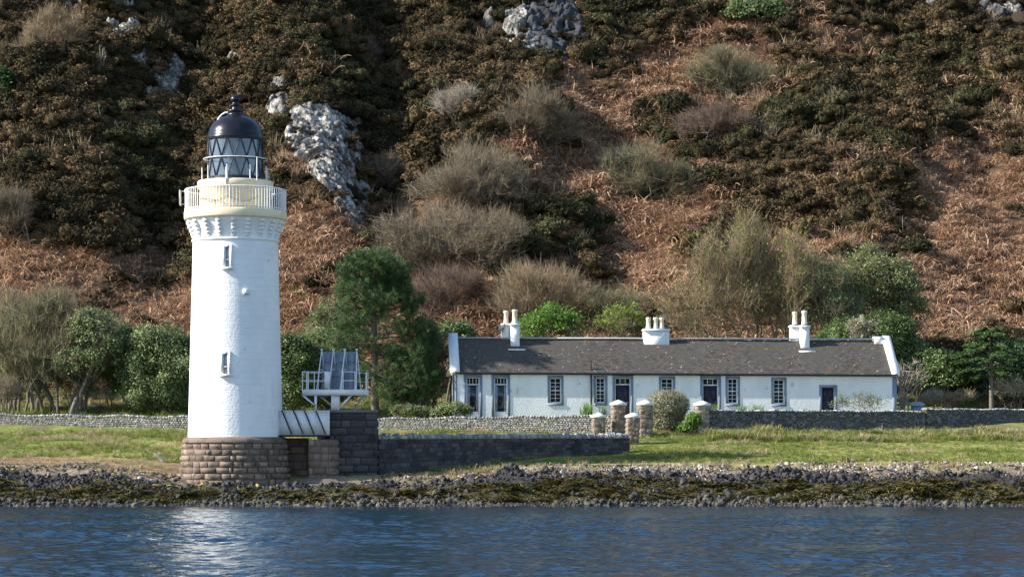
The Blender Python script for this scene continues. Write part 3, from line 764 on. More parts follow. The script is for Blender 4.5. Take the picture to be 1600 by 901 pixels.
veg('verge_weeds', 'rough green and brown weeds in front of the right wall', 'weeds', 2600, 133.2, 137.0, .35, .95,
    [blade_proto('weed_stems', (M['grass'] if i % 3 else M['drygrass']), 540 + i, 46, .35, .55, .5, .03, 4) for i in range(6)], 53, px0=1105, px1=1660)
veg('wood_floor_grass', 'sunlit grass under the trees beyond the left wall', 'grass', 3500, 143.5, 156, .5, 1.1, gp, 54, px0=-60, px1=700)

# ------------------------------------------------------------------ blockwork
def blocks(mb, rng, S, H, course, bw, depth, fn, jit=.3, gap=.06, tint=(.2, .8), irregular=0.0):
    """pillowed stones over a strip S long and H high; fn(s, h, d) -> world"""
    rows = max(1, int(round(H / course))); hh = H / rows
    for r in range(rows):
        n = max(1, int(round(S / bw)))
        e = (np.arange(n + 1) + (.5 if r % 2 else 0)) / n
        e = e + rng.uniform(-jit, jit, n + 1) / n
        if r % 2: e = np.concatenate([[0], e[:-1], [1]])
        e[0] = 0; e[-1] = 1; e = np.clip(e, 0, 1) * S
        a = e[:-1]; b = e[1:]; ok = b - a > .03; a = a[ok]; b = b[ok]; m = len(a)
        z0 = np.full(m, r * hh); z1 = z0 + hh
        g = np.minimum(gap * min(course, bw), .03)
        a2, b2, c2, d2 = a + g, b - g, z0 + g, z1 - g
        ins = .22 * np.minimum(b - a, hh)
        dep = depth * rng.uniform(.5, 1.3, m)
        jj = lambda: rng.uniform(-irregular, irregular, m)
        oa, ob, oc, od = a2, b2, c2, d2
        pts = []
        for (s_, h_) in ((oa, oc), (ob, oc), (ob, od), (oa, od)): pts.append(fn(s_ + jj(), h_ + jj(), np.zeros(m)))
        for (s_, h_) in ((oa + ins, oc + ins), (ob - ins, oc + ins), (ob - ins, od - ins), (oa + ins, od - ins)):
            pts.append(fn(s_ + jj(), h_ + jj(), dep * rng.uniform(.65, 1.1, m)))
        pts.append(fn((a + b) / 2 + jj(), (z0 + z1) / 2 + jj(), dep * rng.uniform(.9, 1.35, m)))
        V = np.stack(pts, 1).reshape(-1, 3)
        i = (np.arange(m) * 9)[:, None]
        q = np.concatenate([i + np.array([[0, 1, 5, 4]]), i + np.array([[1, 2, 6, 5]]), i + np.array([[2, 3, 7, 6]]), i + np.array([[3, 0, 4, 7]])])
        t3 = np.concatenate([i + np.array([[4, 5, 8]]), i + np.array([[5, 6, 8]]), i + np.array([[6, 7, 8]]), i + np.array([[7, 4, 8]])])
        mb.add(V, q, t3, tint=np.repeat(rng.uniform(tint[0], tint[1], m), 9))

def wall(name, label, pa, pb, za, zb, ba, bb, mat, tr_=(.2, .8), core=.05, thick=.45, course=.2, bw=.32, depth=.05, seed=0, cap=None, cap_h=.12, cap_w=.3, group=None, irr=.02, sag=0.0):
    """free standing stone wall from pa to pb (x, y); tops za, zb; bottoms ba, bb"""
    rng = np.random.default_rng(seed)
    pa = np.array(pa, float); pb = np.array(pb, float); L = np.linalg.norm(pb - pa); u = (pb - pa) / L; nn = np.array((u[1], -u[0]))
    H = max(za - ba, zb - bb)
    t = thing(name, ((pa[0] + pb[0]) / 2, (pa[1] + pb[1]) / 2, min(ba, bb)), label, 'wall', group)
    def f(side):
        def g(s, h, d):
            k = s / L; top = za + (zb - za) * k + sag * np.sin(k * 23 + seed) ; bot = ba + (bb - ba) * k
            zz = bot + (top - bot) * h / H
            off = (thick / 2 + d) * side
            return np.stack([pa[0] + u[0] * s + nn[0] * off, pa[1] + u[1] * s + nn[1] * off, zz], -1)
        return g
    mb = MB()
    ks = np.linspace(0, L, max(2, int(L / 1.0)))
    A = f(1)(ks, np.zeros(len(ks)), np.full(len(ks), -.012)); B = f(1)(ks, np.full(len(ks), H), np.full(len(ks), -.012))
    C_ = f(-1)(ks, np.full(len(ks), H), np.full(len(ks), -.012)); D = f(-1)(ks, np.zeros(len(ks)), np.full(len(ks), -.012))
    V = np.stack([A, B, C_, D], 1).reshape(-1, 3); i = np.arange(len(ks) - 1)[:, None] * 4
    q = np.concatenate([i + np.array([[0, 4, 5, 1]]), i + np.array([[1, 5, 6, 2]]), i + np.array([[2, 6, 7, 3]])])
    q = np.concatenate([q, [[0, 1, 2, 3]], [[len(V) - 4, len(V) - 1, len(V) - 2, len(V) - 3]]])
    mb.add(V, q, tint=core)
    blocks(mb, rng, L, H, course, bw, depth, f(1), irregular=irr, tint=tr_)
    blocks(mb, rng, L, H, course, bw, depth, f(-1), irregular=irr, tint=tr_)
    for e in (0, 1):   # end faces
        def ge(s, h, d, e=e):
            k = float(e); top = za + (zb - za) * k; bot = ba + (bb - ba) * k
            zz = bot + (top - bot) * h / H; o = (s - thick / 2); p = pa if e == 0 else pb; sg = -1 if e == 0 else 1
            return np.stack([p[0] + nn[0] * o + u[0] * sg * d, p[1] + nn[1] * o + u[1] * sg * d, zz], -1)
        blocks(mb, rng, thick, H, course, bw, depth, ge, irregular=irr)
    mb.build('masonry', mat, t)
    # coping stones
    mc = MB(); n = int(L / cap_w)
    for k in range(n):
        s0 = k / n * L; s1 = (k + .94) / n * L; hh = cap_h * rng.uniform(.7, 1.35) if irr > .01 else cap_h
        kk = (s0 + s1) / 2 / L; top = za + (zb - za) * kk + sag * math.sin(kk * 23 + seed)
        wd = thick / 2 + .05 * rng.uniform(.5, 1.2)
        vs = []
        for (s_, sd_, zz, sh) in ((s0, 1, 0, 1), (s1, 1, 0, 1), (s1, -1, 0, 1), (s0, -1, 0, 1), (s0, 1, 1, .6), (s1, 1, 1, .6), (s1, -1, 1, .6), (s0, -1, 1, .6)):
            j = rng.uniform(-1, 1, 3) * (.02 if irr > .01 else .003)
            vs.append((pa[0] + u[0] * s_ + nn[0] * wd * sd_ * sh + j[0], pa[1] + u[1] * s_ + nn[1] * wd * sd_ * sh + j[1], top + .002 + zz * hh + (j[2] * 1.5 if zz else 0)))
        mc.add(vs, [(0, 3, 2, 1), (4, 5, 6, 7), (0, 1, 5, 4), (1, 2, 6, 5), (2, 3, 7, 6), (3, 0, 4, 7)], tint=rng.uniform(.1, .95))
    mc.build('coping', cap or M['coping'], t)
    return t

def wall_px(name, label, pxa, Ya, pxb, Yb, tya, tyb, **k):
    pa = (X_at(pxa, Ya), Ya); pb = (X_at(pxb, Yb), Yb)
    ba = float(height(*pa)) - .25; bb = float(height(*pb)) - .25
    return wall(name, label, pa, pb, Z_at(tya, Ya), Z_at(tyb, Yb), ba, bb, **k)

# ------------------------------------------------------------------ lighthouse
TX, TY = X_at(368, 120.0), 120.0
S = 120.0 / F
def tz(py): return (YH - py) * S * (.989 if 272 < py < 380 else 1.0)
def tr(hw): return hw * S
base_z = tz(762) - .7
LH = thing('lighthouse', (TX, TY, base_z), 'tall white lighthouse with a black domed lantern and cream gallery standing on the shore', 'lighthouse')
C0 = (TX, TY, 0.)
rng = np.random.default_rng(77)
# rock faced base: courses, each a step in from the one below
mb = MB(); z_b, z_t = base_z, tz(692)
nc = 10; ch = (z_t - z_b) / nc
for c_ in range(nc):
    r_ = np.interp(z_b + ch * (c_ + .5), [tz(762), tz(692)], [tr(89), tr(82)])
    def fn(s, h, d, r_=r_, c_=c_):
        an = s / (2 * math.pi * 2.7) * 2 * math.pi + c_ * .13
        rr = r_ - .03 + d
        return np.stack([TX + rr * np.cos(an), TY + rr * np.sin(an), z_b + ch * c_ + h], -1)
    blocks(mb, rng, 2 * math.pi * 2.7, ch, ch, .56, .075, fn, jit=.35, gap=.09, tint=(.1, .9), irregular=.028)
mb.lathe([(tr(89) - .05, z_b), (tr(82) - .05, z_t)], C0, 64, tint=.05)
mb.build('stone_base', M['gran'], LH)
MB().lathe([(2.2, z_t), (tr(82.5), z_t), (tr(82.5) + .02, z_t + .06), (tr(81), z_t + .2), (tr(76), tz(682.5)), (2.0, tz(682.5))], C0, 96, tint=.35).build('base_course', M['gran'], LH)
# tower shaft
prof = [(tr(74), tz(682.4)), (tr(73), tz(650)), (tr(71.2), tz(580)), (tr(69.2), tz(500)), (tr(67.4), tz(430)), (tr(66.3), tz(375))]
shaft = MB(); shaft.lathe(prof, C0, 128)
shaft = shaft.build('tower', M['tower'], LH, smooth=True)
MB().lathe([(tr(66), tz(376)), (tr(68.2), tz(375)), (tr(68.4), tz(372.5)), (tr(66), tz(371.5))], C0, 96).build('string_course', M['tower'], LH, smooth=False)
MB().lathe([(tr(66), tz(372)), (tr(66.5), tz(366)), (tr(68), tz(358)), (tr(71.5), tz(350)), (tr(75), tz(343.5)), (tr(77), tz(341)), (tr(60), tz(341))], C0, 96).build('gallery_cove', M['tower'], LH, smooth=True)
# corbels under the gallery
first = None
for k in range(20):
    an = k / 20 * 2 * math.pi + .07
    if first is None:
        m = MB(); u = np.array((math.cos(an), math.sin(an), 0)); v = np.array((-math.sin(an), math.cos(an), 0)); wd = .12
        for (r_, zt_, zb_) in ((tr(76.5), 341.2, 348), (tr(74.5), 348, 354), (tr(72), 354, 360), (tr(69.6), 360, 366), (tr(67.8), 366, 370)):
            o_ = np.array(C0) + u * (tr(64)) - v * wd + np.array((0, 0, tz(zb_)))
            m.box(o_, u * (r_ + .0 - tr(64)), v * 2 * wd, (0, 0, tz(zt_ + .5) - tz(zb_)))
        first = m.build('corbel', M['tower'], LH); a_first = an
    else:
        c2 = first.copy(); COL.objects.link(c2); c2.parent = LH
        c2.rotation_euler = (0, 0, an - a_first)
MB().lathe([(tr(60), tz(340.8)), (tr(79), tz(340.8)), (tr(80), tz(338)), (tr(80), tz(329)), (tr(79), tz(327)), (tr(50), tz(327))], C0, 96).build('gallery_deck', M['cream'], LH)
# balustrade
rail = MB(); rr = tr(78.3)
for k in range(96):
    an = k / 96 * 2 * math.pi; p = np.array((TX + rr * math.cos(an), TY + rr * math.sin(an), 0))
    big = k % 12 == 0
    r_ = .034 if big else .024
    rail.bar(p + (0, 0, tz(327)), p + (0, 0, tz(293.5 if not big else 292)), r_, 5)
def ring(mb, r, z, th, n=72):
    mb.lathe([(r - th, z), (r, z + th), (r + th, z), (r, z - th), (r - th, z)], C0, n)
ring(rail, rr, tz(293.5), .035); ring(rail, rr, tz(324.5), .025)
rail = rail.build('railing', M['white_metal'], LH)
# small white bracket hanging at the left of the gallery
m = MB(); a_ = np.array((TX - rr - .06, TY - .5, 0))
m.box(a_ + (-.16, -.12, tz(318)), (.03, 0, 0), (0, .5, 0), (0, 0, tz(294) - tz(318))); m.bar(a_ + (.05, .1, tz(296)), a_ + (-.15, .1, tz(296)), .02); m.bar(a_ + (.05, .1, tz(316)), a_ + (-.15, .1, tz(316)), .02)
m.build('bracket', M['white_metal'], LH)
MB().lathe([(tr(55.5), tz(327)), (tr(55.5), tz(293)), (tr(58), tz(291)), (tr(59), tz(288.5)), (tr(59), tz(281)), (tr(58), tz(279.5)), (tr(30), tz(279.5))], C0, 80).build('lantern_drum', M['cream'], LH)
# cables draped on the drum
m = MB(); pl = []
for k in range(17):
    an = R(-150 + k * 6.6); sag = abs(math.sin(k / 16 * math.pi * 2)) * .28
    pl.append((TX + (tr(55.5) + .03) * math.cos(an), TY + (tr(55.5) + .03) * math.sin(an), tz(306) - sag))
pl = np.array([pl]); v_, q_ = tubes(pl, np.full((1, 17), .014), 5); m.add(v_, q_)
m.build('cable', M['margin'], LH)
# lantern
LR = tr(43.0); zt_, zb_ = tz(218), tz(276)
MB().lathe([(LR - .02, zb_ - .12), (LR + .06, zb_ - .12), (LR + .06, zb_ + .02), (LR - .02, zb_ + .02)], C0, 64).build('lantern_sill', M['black_iron'], LH)
nl = 13
lat = MB()
gl = MB()
for k in range(nl):
    for sgn in (1, -1):
        pts = []
        for j in range(7):
            an = (k + .35 + sgn * j / 6.) / nl * 2 * math.pi
            pts.append((TX + LR * math.cos(an), TY + LR * math.sin(an), zb_ + (zt_ - zb_) * j / 6))
        v_, q_ = tubes(np.array([pts]), np.full((1, 7), .026), 5); lat.add(v_, q_)
ring(lat, LR, (zt_ + zb_) / 2, .035); ring(lat, LR, zt_ - .02, .06); ring(lat, LR, zb_ + .05, .05)
glass = MB().lathe([(LR - .03, zb_), (LR - .03, zt_)], C0, nl * 2).build('lantern_glazing', M['lglass'], LH)
lat.build('astragal', M['black_iron'], glass)
# lamp and lens inside
MB().lathe([(0, zb_), (.5, zb_), (.5, zb_ + .5), (.16, zb_ + .55), (.16, zb_ + .78), (.42, zb_ + .82), (.5, zb_ + 1.0), (.42, zb_ + 1.2), (.26, zb_ + 1.32), (0, zb_ + 1.34)], C0, 28, tint=.5).build('lens', M['galv'], LH)
MB().lathe([(0, zb_ + .01), (LR - .05, zb_ + .01)], C0, 28).build('lantern_floor', M['black_iron'], LH)
# outside handrail on short stanchions
hr = MB(); ring(hr, tr(50), tz(249.5), .024)
for k in range(9):
    an = R(-90 - 8 + k * 40)
    p = np.array((TX + tr(52) * math.cos(an), TY + tr(52) * math.sin(an), 0))
    hr.bar(p + (0, 0, tz(279.5)), p + (0, 0, tz(262)), .03, 6)
    p1 = np.array((TX + LR * math.cos(an), TY + LR * math.sin(an), tz(249.5))); p2 = np.array((TX + tr(50) * math.cos(an), TY + tr(50) * math.sin(an), tz(249.5)))
    hr.bar(p1, p2, .02, 5)
for an_, y0_, y1_ in ((-98, 279, 292), (-50, 262, 292)):
    p = np.array((TX + tr(59.6) * math.cos(R(an_)), TY + tr(59.6) * math.sin(R(an_)), 0)); hr.bar(p + (0, 0, tz(y1_)), p + (0, 0, tz(y0_ - 12)), .028, 6)
hr.build('handrail', M['white_metal'], LH)
dome = MB().lathe([(LR - .1, tz(218.5)), (tr(45), tz(218.5)), (tr(45.3), tz(216)), (tr(43.2), tz(214)), (tr(42.8), tz(209)), (tr(40.5), tz(202)), (tr(36.5), tz(195.5)), (tr(30), tz(189)), (tr(22.5), tz(184.3)), (tr(14), tz(181.5)), (tr(12.4), tz(180.5)), (tr(12), tz(175.5)), (tr(12.8), tz(175)), (tr(12.8), tz(172.5)), (tr(7), tz(171.5)), (0, tz(171.5))], C0, 64).build('dome', M['black'], LH, smooth=True)
vt = MB().lathe([(tr(7), tz(171.6)), (tr(6), tz(169)), (tr(5), tz(166)), (tr(8), tz(165)), (tr(8), tz(163.6)), (tr(5.4), tz(163)), (tr(5.4), tz(159)), (tr(8.2), tz(158)), (tr(8.6), tz(155)), (tr(6.5), tz(151)), (tr(3.5), tz(149)), (tr(1.2), tz(148.4)), (tr(.8), tz(145)), (0, tz(145))], C0, 24)
vt.box((TX + tr(1), TY - .04, tz(158)), (tr(10), 0, .05), (0, .08, 0), (0, 0, tr(5)))
vt.bar((TX + tr(-2), TY, tz(150)), (TX + tr(11), TY, tz(149)), .05, 5)
vt.build('vent', M['black'], dome, smooth=False)
m = MB(); pts = [(TX + tr(a), TY - tr(12), tz(b)) for a, b in ((-10.5, 177.5), (-15, 178), (-20, 181), (-24, 185.5), (-26.5, 190))]
v_, q_ = tubes(np.array([pts]), np.full((1, 5), .045), 6); m.add(v_, q_); m.build('hoop', M['white_metal'], dome)
# windows
def tower_window(px, py, hw, hh):
    r_ = np.interp(py, [375, 430, 500, 580, 650], [tr(66.3), tr(67.4), tr(69.2), tr(71.2), tr(73)])
    ans = np.linspace(-math.pi, 0, 2000); an = float(ans[np.abs(800 + F * (TX + r_ * np.cos(ans)) / (TY + r_ * np.sin(ans)) - px).argmin()])
    u = np.array((math.cos(an), math.sin(an), 0)); v = np.array((-math.sin(an), math.cos(an), 0)); c = np.array((TX, TY, Z_at(py, TY + r_ * math.sin(an)))) + u * r_
    a, b = hw * S, hh * S
    fr = MB()
    t_ = .11
    fr.box(c - v * (a + t_) - u * .12 + (0, 0, -b - t_), u * .2, v * t_, (0, 0, 2 * b + 2 * t_)); fr.box(c + v * a - u * .12 + (0, 0, -b - t_), u * .2, v * t_, (0, 0, 2 * b + 2 * t_))
    fr.box(c - v * a - u * .12 + (0, 0, b), u * .198, v * 2 * a, (0, 0, t_)); fr.box(c - v * (a + .17) - u * .12 + (0, 0, -b - t_ - .03), u * .28, v * (2 * a + .34), (0, 0, t_))
    W = fr.build('window', M['tower'], LH)
    MB().box(c - v * a + u * .012 - (0, 0, b), u * .012, v * 2 * a, (0, 0, 2 * b)).build('pane', M['galv'], W)
    s = MB(); s.box(c - v * a + u * .02 + (0, 0, -b * .35), u * .03, v * 2 * a, (0, 0, .05))
    for sg in (-1, 1): s.box(c + v * (sg * a * .86 - .02) + u * .02 - (0, 0, b), u * .03, v * .04, (0, 0, 2 * b))
    s.build('sash', M['white_metal'], W)
tower_window(355.5, 401, 4.0, 15)
tower_window(352.5, 568, 4.4, 15)
an = -math.pi / 2 + math.asin(23 / 69.); u = np.array((math.cos(an), math.sin(an), 0)); v = np.array((-math.sin(an), math.cos(an), 0))
MB().box(np.array((TX, TY, tz(464))) + u * (tr(68.2) - .05) - v * .13, u * .16, v * .28, (0, 0, .26)).build('vent_box', M['tower'], LH)

# ------------------------------------------------------------------ pier, bridge, platform
pc = P(550, 690, 121.5)
th = R(14); pu = np.array((math.cos(th), math.sin(th), 0)); pv = np.array((-math.sin(th), math.cos(th), 0))
def blockbox(name, label, px0, px1, Yf, depth, top_py, mat, seed, yaw=14, course=.36, bw=.7, cap=True, loctop=None):
    th = R(yaw); u = np.array((math.cos(th), math.sin(th), 0)); v = np.array((-math.sin(th), math.cos(th), 0))
    a = np.array((X_at(px0, Yf), Yf, 0)); k = (px1 - 800) / F
    L = (k * a[1] - a[0]) / (u[0] - k * u[1])
    zt = Z_at(top_py, Yf); zb = float(height(a[0], a[1])) - .9; H = zt - zb
    t = thing(name, (*(a + u * L / 2 + v * depth / 2)[:2], zb), label, 'pier')
    mb = MB(); rng = np.random.default_rng(seed)
    mb.box(a + (0, 0, zb), u * L, v * depth, (0, 0, H), tint=.05)
    blocks(mb, rng, L, H, course, bw, .07, lambda s, h, d: a[None] + u[None] * s[:, None] - v[None] * (d - .0)[:, None] + np.stack([0 * s, 0 * s, zb + h], -1), gap=.12, irregular=.006)
    blocks(mb, rng, depth, H, course, bw, .07, lambda s, h, d: a[None] + v[None] * s[:, None] - u[None] * d[:, None] + np.stack([0 * s, 0 * s, zb + h], -1), gap=.12, irregular=.006)
    e = a + u * L
    blocks(mb, rng, depth, H, course, bw, .07, lambda s, h, d: e[None] + v[None] * s[:, None] + u[None] * d[:, None] + np.stack([0 * s, 0 * s, zb + h], -1), gap=.12, irregular=.006)
    mb.build('masonry', mat, t)
    if cap:
        MB().box(a - u * .03 - v * .03 + (0, 0, zt), u * (L + .06), v * (depth + .06), (0, 0, .14), tint=.1).build('coping', M['coping'], t)
    return t, a, u, v, L, zt
pier, pa_, pu_, pv_, pL, pz = blockbox('stone_pier', 'dark square masonry pier under the white platform beside the lighthouse', 514, 590, 119.9, 3.4, 644, M['dark_stone'], 61)
blockbox('stone_abutment', 'low brown rock-faced abutment below the white footbridge, lit by the sun', 482, 513.5, 119.2, 1.6, 686, M['gran'], 62, yaw=-18, cap=False)

blockbox('stone_abutment', 'dark shaded block of masonry between the lighthouse base and the pier', 444, 481, 120.6, 1.6, 684, M['gran'], 63, yaw=4, cap=False)
br = thing('footbridge', (X_at(475, 119.6), 119.6, tz(681)), 'short white panelled footbridge joining the lighthouse to the pier', 'footbridge')
ys = 119.3; sc_ = ys / F
xa, xb = X_at(436, ys), X_at(515, ys)
z0, z1 = Z_at(679, ys), Z_at(642.5, ys)
MB().box((xa, ys, z0), (xb - xa, 0, 0), (0, .05, 0), (0, 0, z1 - z0)).box((xa, ys - .03, z1), (xb - xa, 0, 0), (0, .11, 0), (0, 0, .05)).build('side_panel', M['white_metal'], br)
MB().box((xa, ys + 1.35, z0), (xb - xa, 0, 0), (0, .05, 0), (0, 0, z1 - z0)).build('side_panel', M['white_metal'], br)
MB().box((xa, ys - .16, z0 - .09), (xb - xa, 0, 0), (0, 1.75, 0), (0, 0, .085)).build('deck', M['black_iron'], br)
for px in (442, 460, 477, 495):
    m = MB(); a = np.array((X_at(px, ys), ys - .05, Z_at(644, ys))); b = np.array((X_at(px + 14, ys), ys - .13, Z_at(678, ys)))
    m.bar(a, b, .04, 6); m.bar(a + (0, 0, -.02), a + (-.05, .0, .1), .035, 6)
    m.build('strut', M['black_iron'], br)

# white steel platform with the three trough shaped reflectors
pf = thing('steel_platform', (X_at(522, 121.2), 121.2, pz + .14), 'white railed steel platform with three grey curved panels on the pier', 'platform')
y0, y1 = 119.9, 122.2
def q3(px, py, Y): return np.array((X_at(px, Y), Y, Z_at(py, Y)))
zd0, zd1 = Z_at(617, y0), Z_at(608, y0)
xL, xR = X_at(472, y0), X_at(572, y0)
MB().box((xL, y0, zd0), (xR - xL, 0, 0), (0, .1, 0), (0, 0, zd1 - zd0)).box((xL, y1, zd0), (xR - xL, 0, 0), (0, .1, 0), (0, 0, zd1 - zd0)).box((xL, y0 + .1, zd0), (.1, 0, 0), (0, y1 - y0 - .1, 0), (0, 0, zd1 - zd0)).box((xR - .1, y0 + .1, zd0), (.1, 0, 0), (0, y1 - y0 - .1, 0), (0, 0, zd1 - zd0)).build('deck_beam', M['white_metal'], pf)
MB().box((xL + .1, y0 + .1, zd1 - .09), (xR - xL - .2, 0, 0), (0, y1 - y0 - .1, 0), (0, 0, .06)).build('deck', M['galv'], pf)
cz = pz + .14
MB().box((X_at(517, y0), y0 + .12, cz), (X_at(530, y0) - X_at(517, y0), 0, 0), (0, .4, 0), (0, 0, zd0 - cz)).build('column', M['white_metal'], pf)
for (pxa, pya, pxb, pyb, yy_) in ((474, 618, 493, 634, y0 + .05), (493, 617, 493, 641, y0 + .05), (500, 618, 519, 634, y0 + .9), (548, 618, 531, 636, y0 + .12), (570, 618, 552, 641, y1 - .3)):
    a = q3(pxa, pya, yy_); b = q3(pxb, pyb, yy_)
    MB().box(b - (.06, 0, 0), (.12, 0, 0), (0, .1, 0), a - b).build('brace', M['white_metal'], pf)
rl = MB(); zr0, zr1 = zd1, Z_at(580.5, y0); zm = (zr0 + zr1) / 2
for i, px in enumerate((472.5, 479.5, 481.5, 491, 513, 534, 536, 554.5)): rl.bar((X_at(px, y0), y0 + .05, zr0 - .1), (X_at(px, y0), y0 + .05, zr1 + (.1 if i == 5 else 0)), .022, 6)
for za_ in (zm, zr1):
    rl.bar((xL, y0 + .05, za_), (X_at(513, y0), y0 + .05, za_), .02, 6); rl.bar((X_at(534, y0), y0 + .05, za_), (X_at(554.5, y0), y0 + .05, za_), .02, 6)
    rl.bar((xL, y0 + .05, za_), (xL, y1, za_), .02, 6); rl.bar((xR - .05, y0 + 1.2, za_), (xR - .05, y1, za_), .02, 6); rl.bar((xL, y1, za_), (xR, y1, za_), .02, 6)
for px in (472.5, 492, 512, 532, 552, 570.5): rl.bar((X_at(px, y0) if px < 570 else xR - .05, y1, zr0), (X_at(px, y0) if px < 570 else xR - .05, y1, zr1), .02, 6)
for yy_ in (y0 + 1.2, y0 + .7): rl.bar((xR - .05, yy_, zr0), (xR - .05, yy_, zr1), .022, 6)
rl.build('railing', M['white_metal'], pf)
zt = Z_at(547, y0 + 1)
ym = y0 + .75
for k, px in enumerate((502, 520.5, 538.5)):
    m = MB(); nn_ = 10
    for (j0) in range(1):
        V = []
        for j in range(12):
            h = j / 11; ww = 9.2 * S
            for i in range(nn_ + 1):
                a = -1 + 2 * i / nn_
                V.append((X_at(px + 8.5, ym) + a * ww, ym + .25 * (1 - h) * -1 + .75 + .28 * (1 - a * a) * 1, zd1 + .05 + (zt - zd1 - .1) * h))
        W_ = nn_ + 1
        qs = [(j * W_ + i, j * W_ + i + 1, (j + 1) * W_ + i + 1, (j + 1) * W_ + i) for j in range(11) for i in range(nn_)]
        m.add(V, qs)
        V2 = np.array(V) + (0, .02, 0); m.add(V2, [q[::-1] for q in qs])
    m.box((X_at(px, ym), ym + .78, zd1 + (zt - zd1) * .72), (17 * S, 0, 0), (0, .03, 0), (0, 0, .03))
    m.box((X_at(px, ym), ym + .5, zd1 + (zt - zd1) * .36), (17 * S, 0, 0), (0, .03, 0), (0, 0, .03))
    m.build('curved_panel', M['galv'], pf, smooth=False)
for px in (501, 519.5, 537.5, 556):
    m = MB(); top = np.array((X_at(px, ym), ym + .72, zt + .05))
    fl = np.array((X_at(px - 5 if px < 550 else px + 1, ym), ym - .35, zd1)); bk = np.array((X_at(px + 6, ym), ym + .95, zd1))
    for e in (fl, bk): m.bar(e, top, .034, 5, .024)
    md_ = (fl + top) / 2 * 1.0; mb2 = (bk + top) / 2; m.bar(md_, mb2, .025, 5); m.box(top - (.06, .05, .03), (.12, 0, 0), (0, .1, 0), (0, 0, .07))
    m.build('support_frame', M['white_metal'], pf)
MB().box((X_at(507, y0), y0 - .02, Z_at(606, y0)), (.26, 0, 0), (0, .2, 0), (0, 0, .8)).build('equipment_box', M['white_metal'], pf)

# ------------------------------------------------------------------ walls
wall_px('sea_wall', 'long dark masonry wall running from the pier along the shore', 588, 121.0, 980, 127.2, 685.5, 684, mat=M['dark_stone'], tr_=(.15, .8), core=.25, thick=.55, course=.24, bw=.36, depth=.012, seed=3, cap_h=.2, cap_w=.13, irr=.012)
wall_px('rubble_wall', 'low grey rubble wall below the trees left of the lighthouse', -60, 143.6, 300, 141.0, 648, 652, mat=M['rubble'], course=.115, bw=.17, depth=.028, seed=4, cap_w=.17, cap_h=.07, irr=.028, sag=.04, group='rubble walls of the lighthouse garden')
wall_px('rubble_wall', 'pale grey rubble wall in front of the left half of the cottage', 586, 140.0, 964, 137.2, 655, 650, mat=M['rubble'], course=.115, bw=.17, depth=.028, seed=6, cap_w=.17, cap_h=.07, irr=.028, sag=.03, group='rubble walls of the lighthouse garden')
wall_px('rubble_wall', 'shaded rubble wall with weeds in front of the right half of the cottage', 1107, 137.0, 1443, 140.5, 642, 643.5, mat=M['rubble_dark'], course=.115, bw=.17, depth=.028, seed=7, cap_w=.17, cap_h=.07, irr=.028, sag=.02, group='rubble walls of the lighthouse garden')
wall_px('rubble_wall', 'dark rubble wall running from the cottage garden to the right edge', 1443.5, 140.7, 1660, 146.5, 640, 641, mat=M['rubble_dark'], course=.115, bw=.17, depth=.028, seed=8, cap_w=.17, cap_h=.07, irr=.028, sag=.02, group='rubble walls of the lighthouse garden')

def pillar(label, px, pytop, pybase, Y, hw, mat, seed, cap=True, lean=0.0):
    x = X_at(px, Y); w_ = hw * Y / F; zb = min(Z_at(pybase, Y), float(height(x, Y))) - .3; zt = Z_at(pytop, Y)
    caph = w_ * .95
    zc = zt - (caph if cap else 0)
    t = thing('gate_pillar', (x, Y, zb), label, 'gate pillar', 'stone gate pillars in front of the cottage')
    mb = MB(); rng = np.random.default_rng(seed); H = zc - zb
    th = R(10); u = np.array((math.cos(th), math.sin(th), 0)); v = np.array((-math.sin(th), math.cos(th), 0)); c = np.array((x, Y, 0.))
    lf = lambda z: np.stack([(z - zb) * lean, 0 * z, z], -1)
    mb.box(c - u * w_ - v * w_ + (0, 0, zb), u * 2 * w_, v * 2 * w_, (H * lean, 0, H), tint=.1)
    for (d1, d2) in ((u, -v), (v, u), (u, v), (v, -u)):
        blocks(mb, rng, 2 * w_, H, .25, .3, .045, lambda s, h, d, d1=d1, d2=d2: c[None] + d1[None] * (s - w_)[:, None] + d2[None] * (w_ + d)[:, None] + lf(zb + h), irregular=.012, jit=.3)
    mb.build('shaft', mat, t)
    if cap:
        k = 1.18 * w_; cc = c + (H * lean, 0, 0)
        B = [cc + u * a * k + v * b * k for a, b in ((-1, -1), (1, -1), (1, 1), (-1, 1))]
        V = [p + (0, 0, zc + .01) for p in B] + [p + (0, 0, zc + .13) for p in B] + [cc + (0, 0, zt)]
        MB().add(V, [(0, 3, 2, 1), (0, 1, 5, 4), (1, 2, 6, 5), (2, 3, 7, 6), (3, 0, 4, 7)], [(4, 5, 8), (5, 6, 8), (6, 7, 8), (7, 4, 8)]).build('cap', M['stone_cap'], t)
    return t
pillar('short brown gate pillar with a flat white cap, leftmost of the gate pillars', 935, 644, 680, 136.0, 9, M['brown_stone'], 91)
pillar('tall stone gate pillar with a white pyramid cap in front of the cottage door', 966, 624, 680, 136.6, 9.6, M['brown_stone'], 92)
pillar('short leaning pillar with a white cap where the sea wall ends', 987, 644, 690, 131.5, 9, M['brown_stone'], 93, lean=.04)
pillar('tall stone gate pillar with a white cap left of the round hedge', 1008, 624, 680, 136.4, 9.6, M['brown_stone'], 94)
pillar('tall stone gate pillar at the left end of the right garden wall', 1097, 625, 676, 136.8, 9.6, M['brown_stone'], 95)

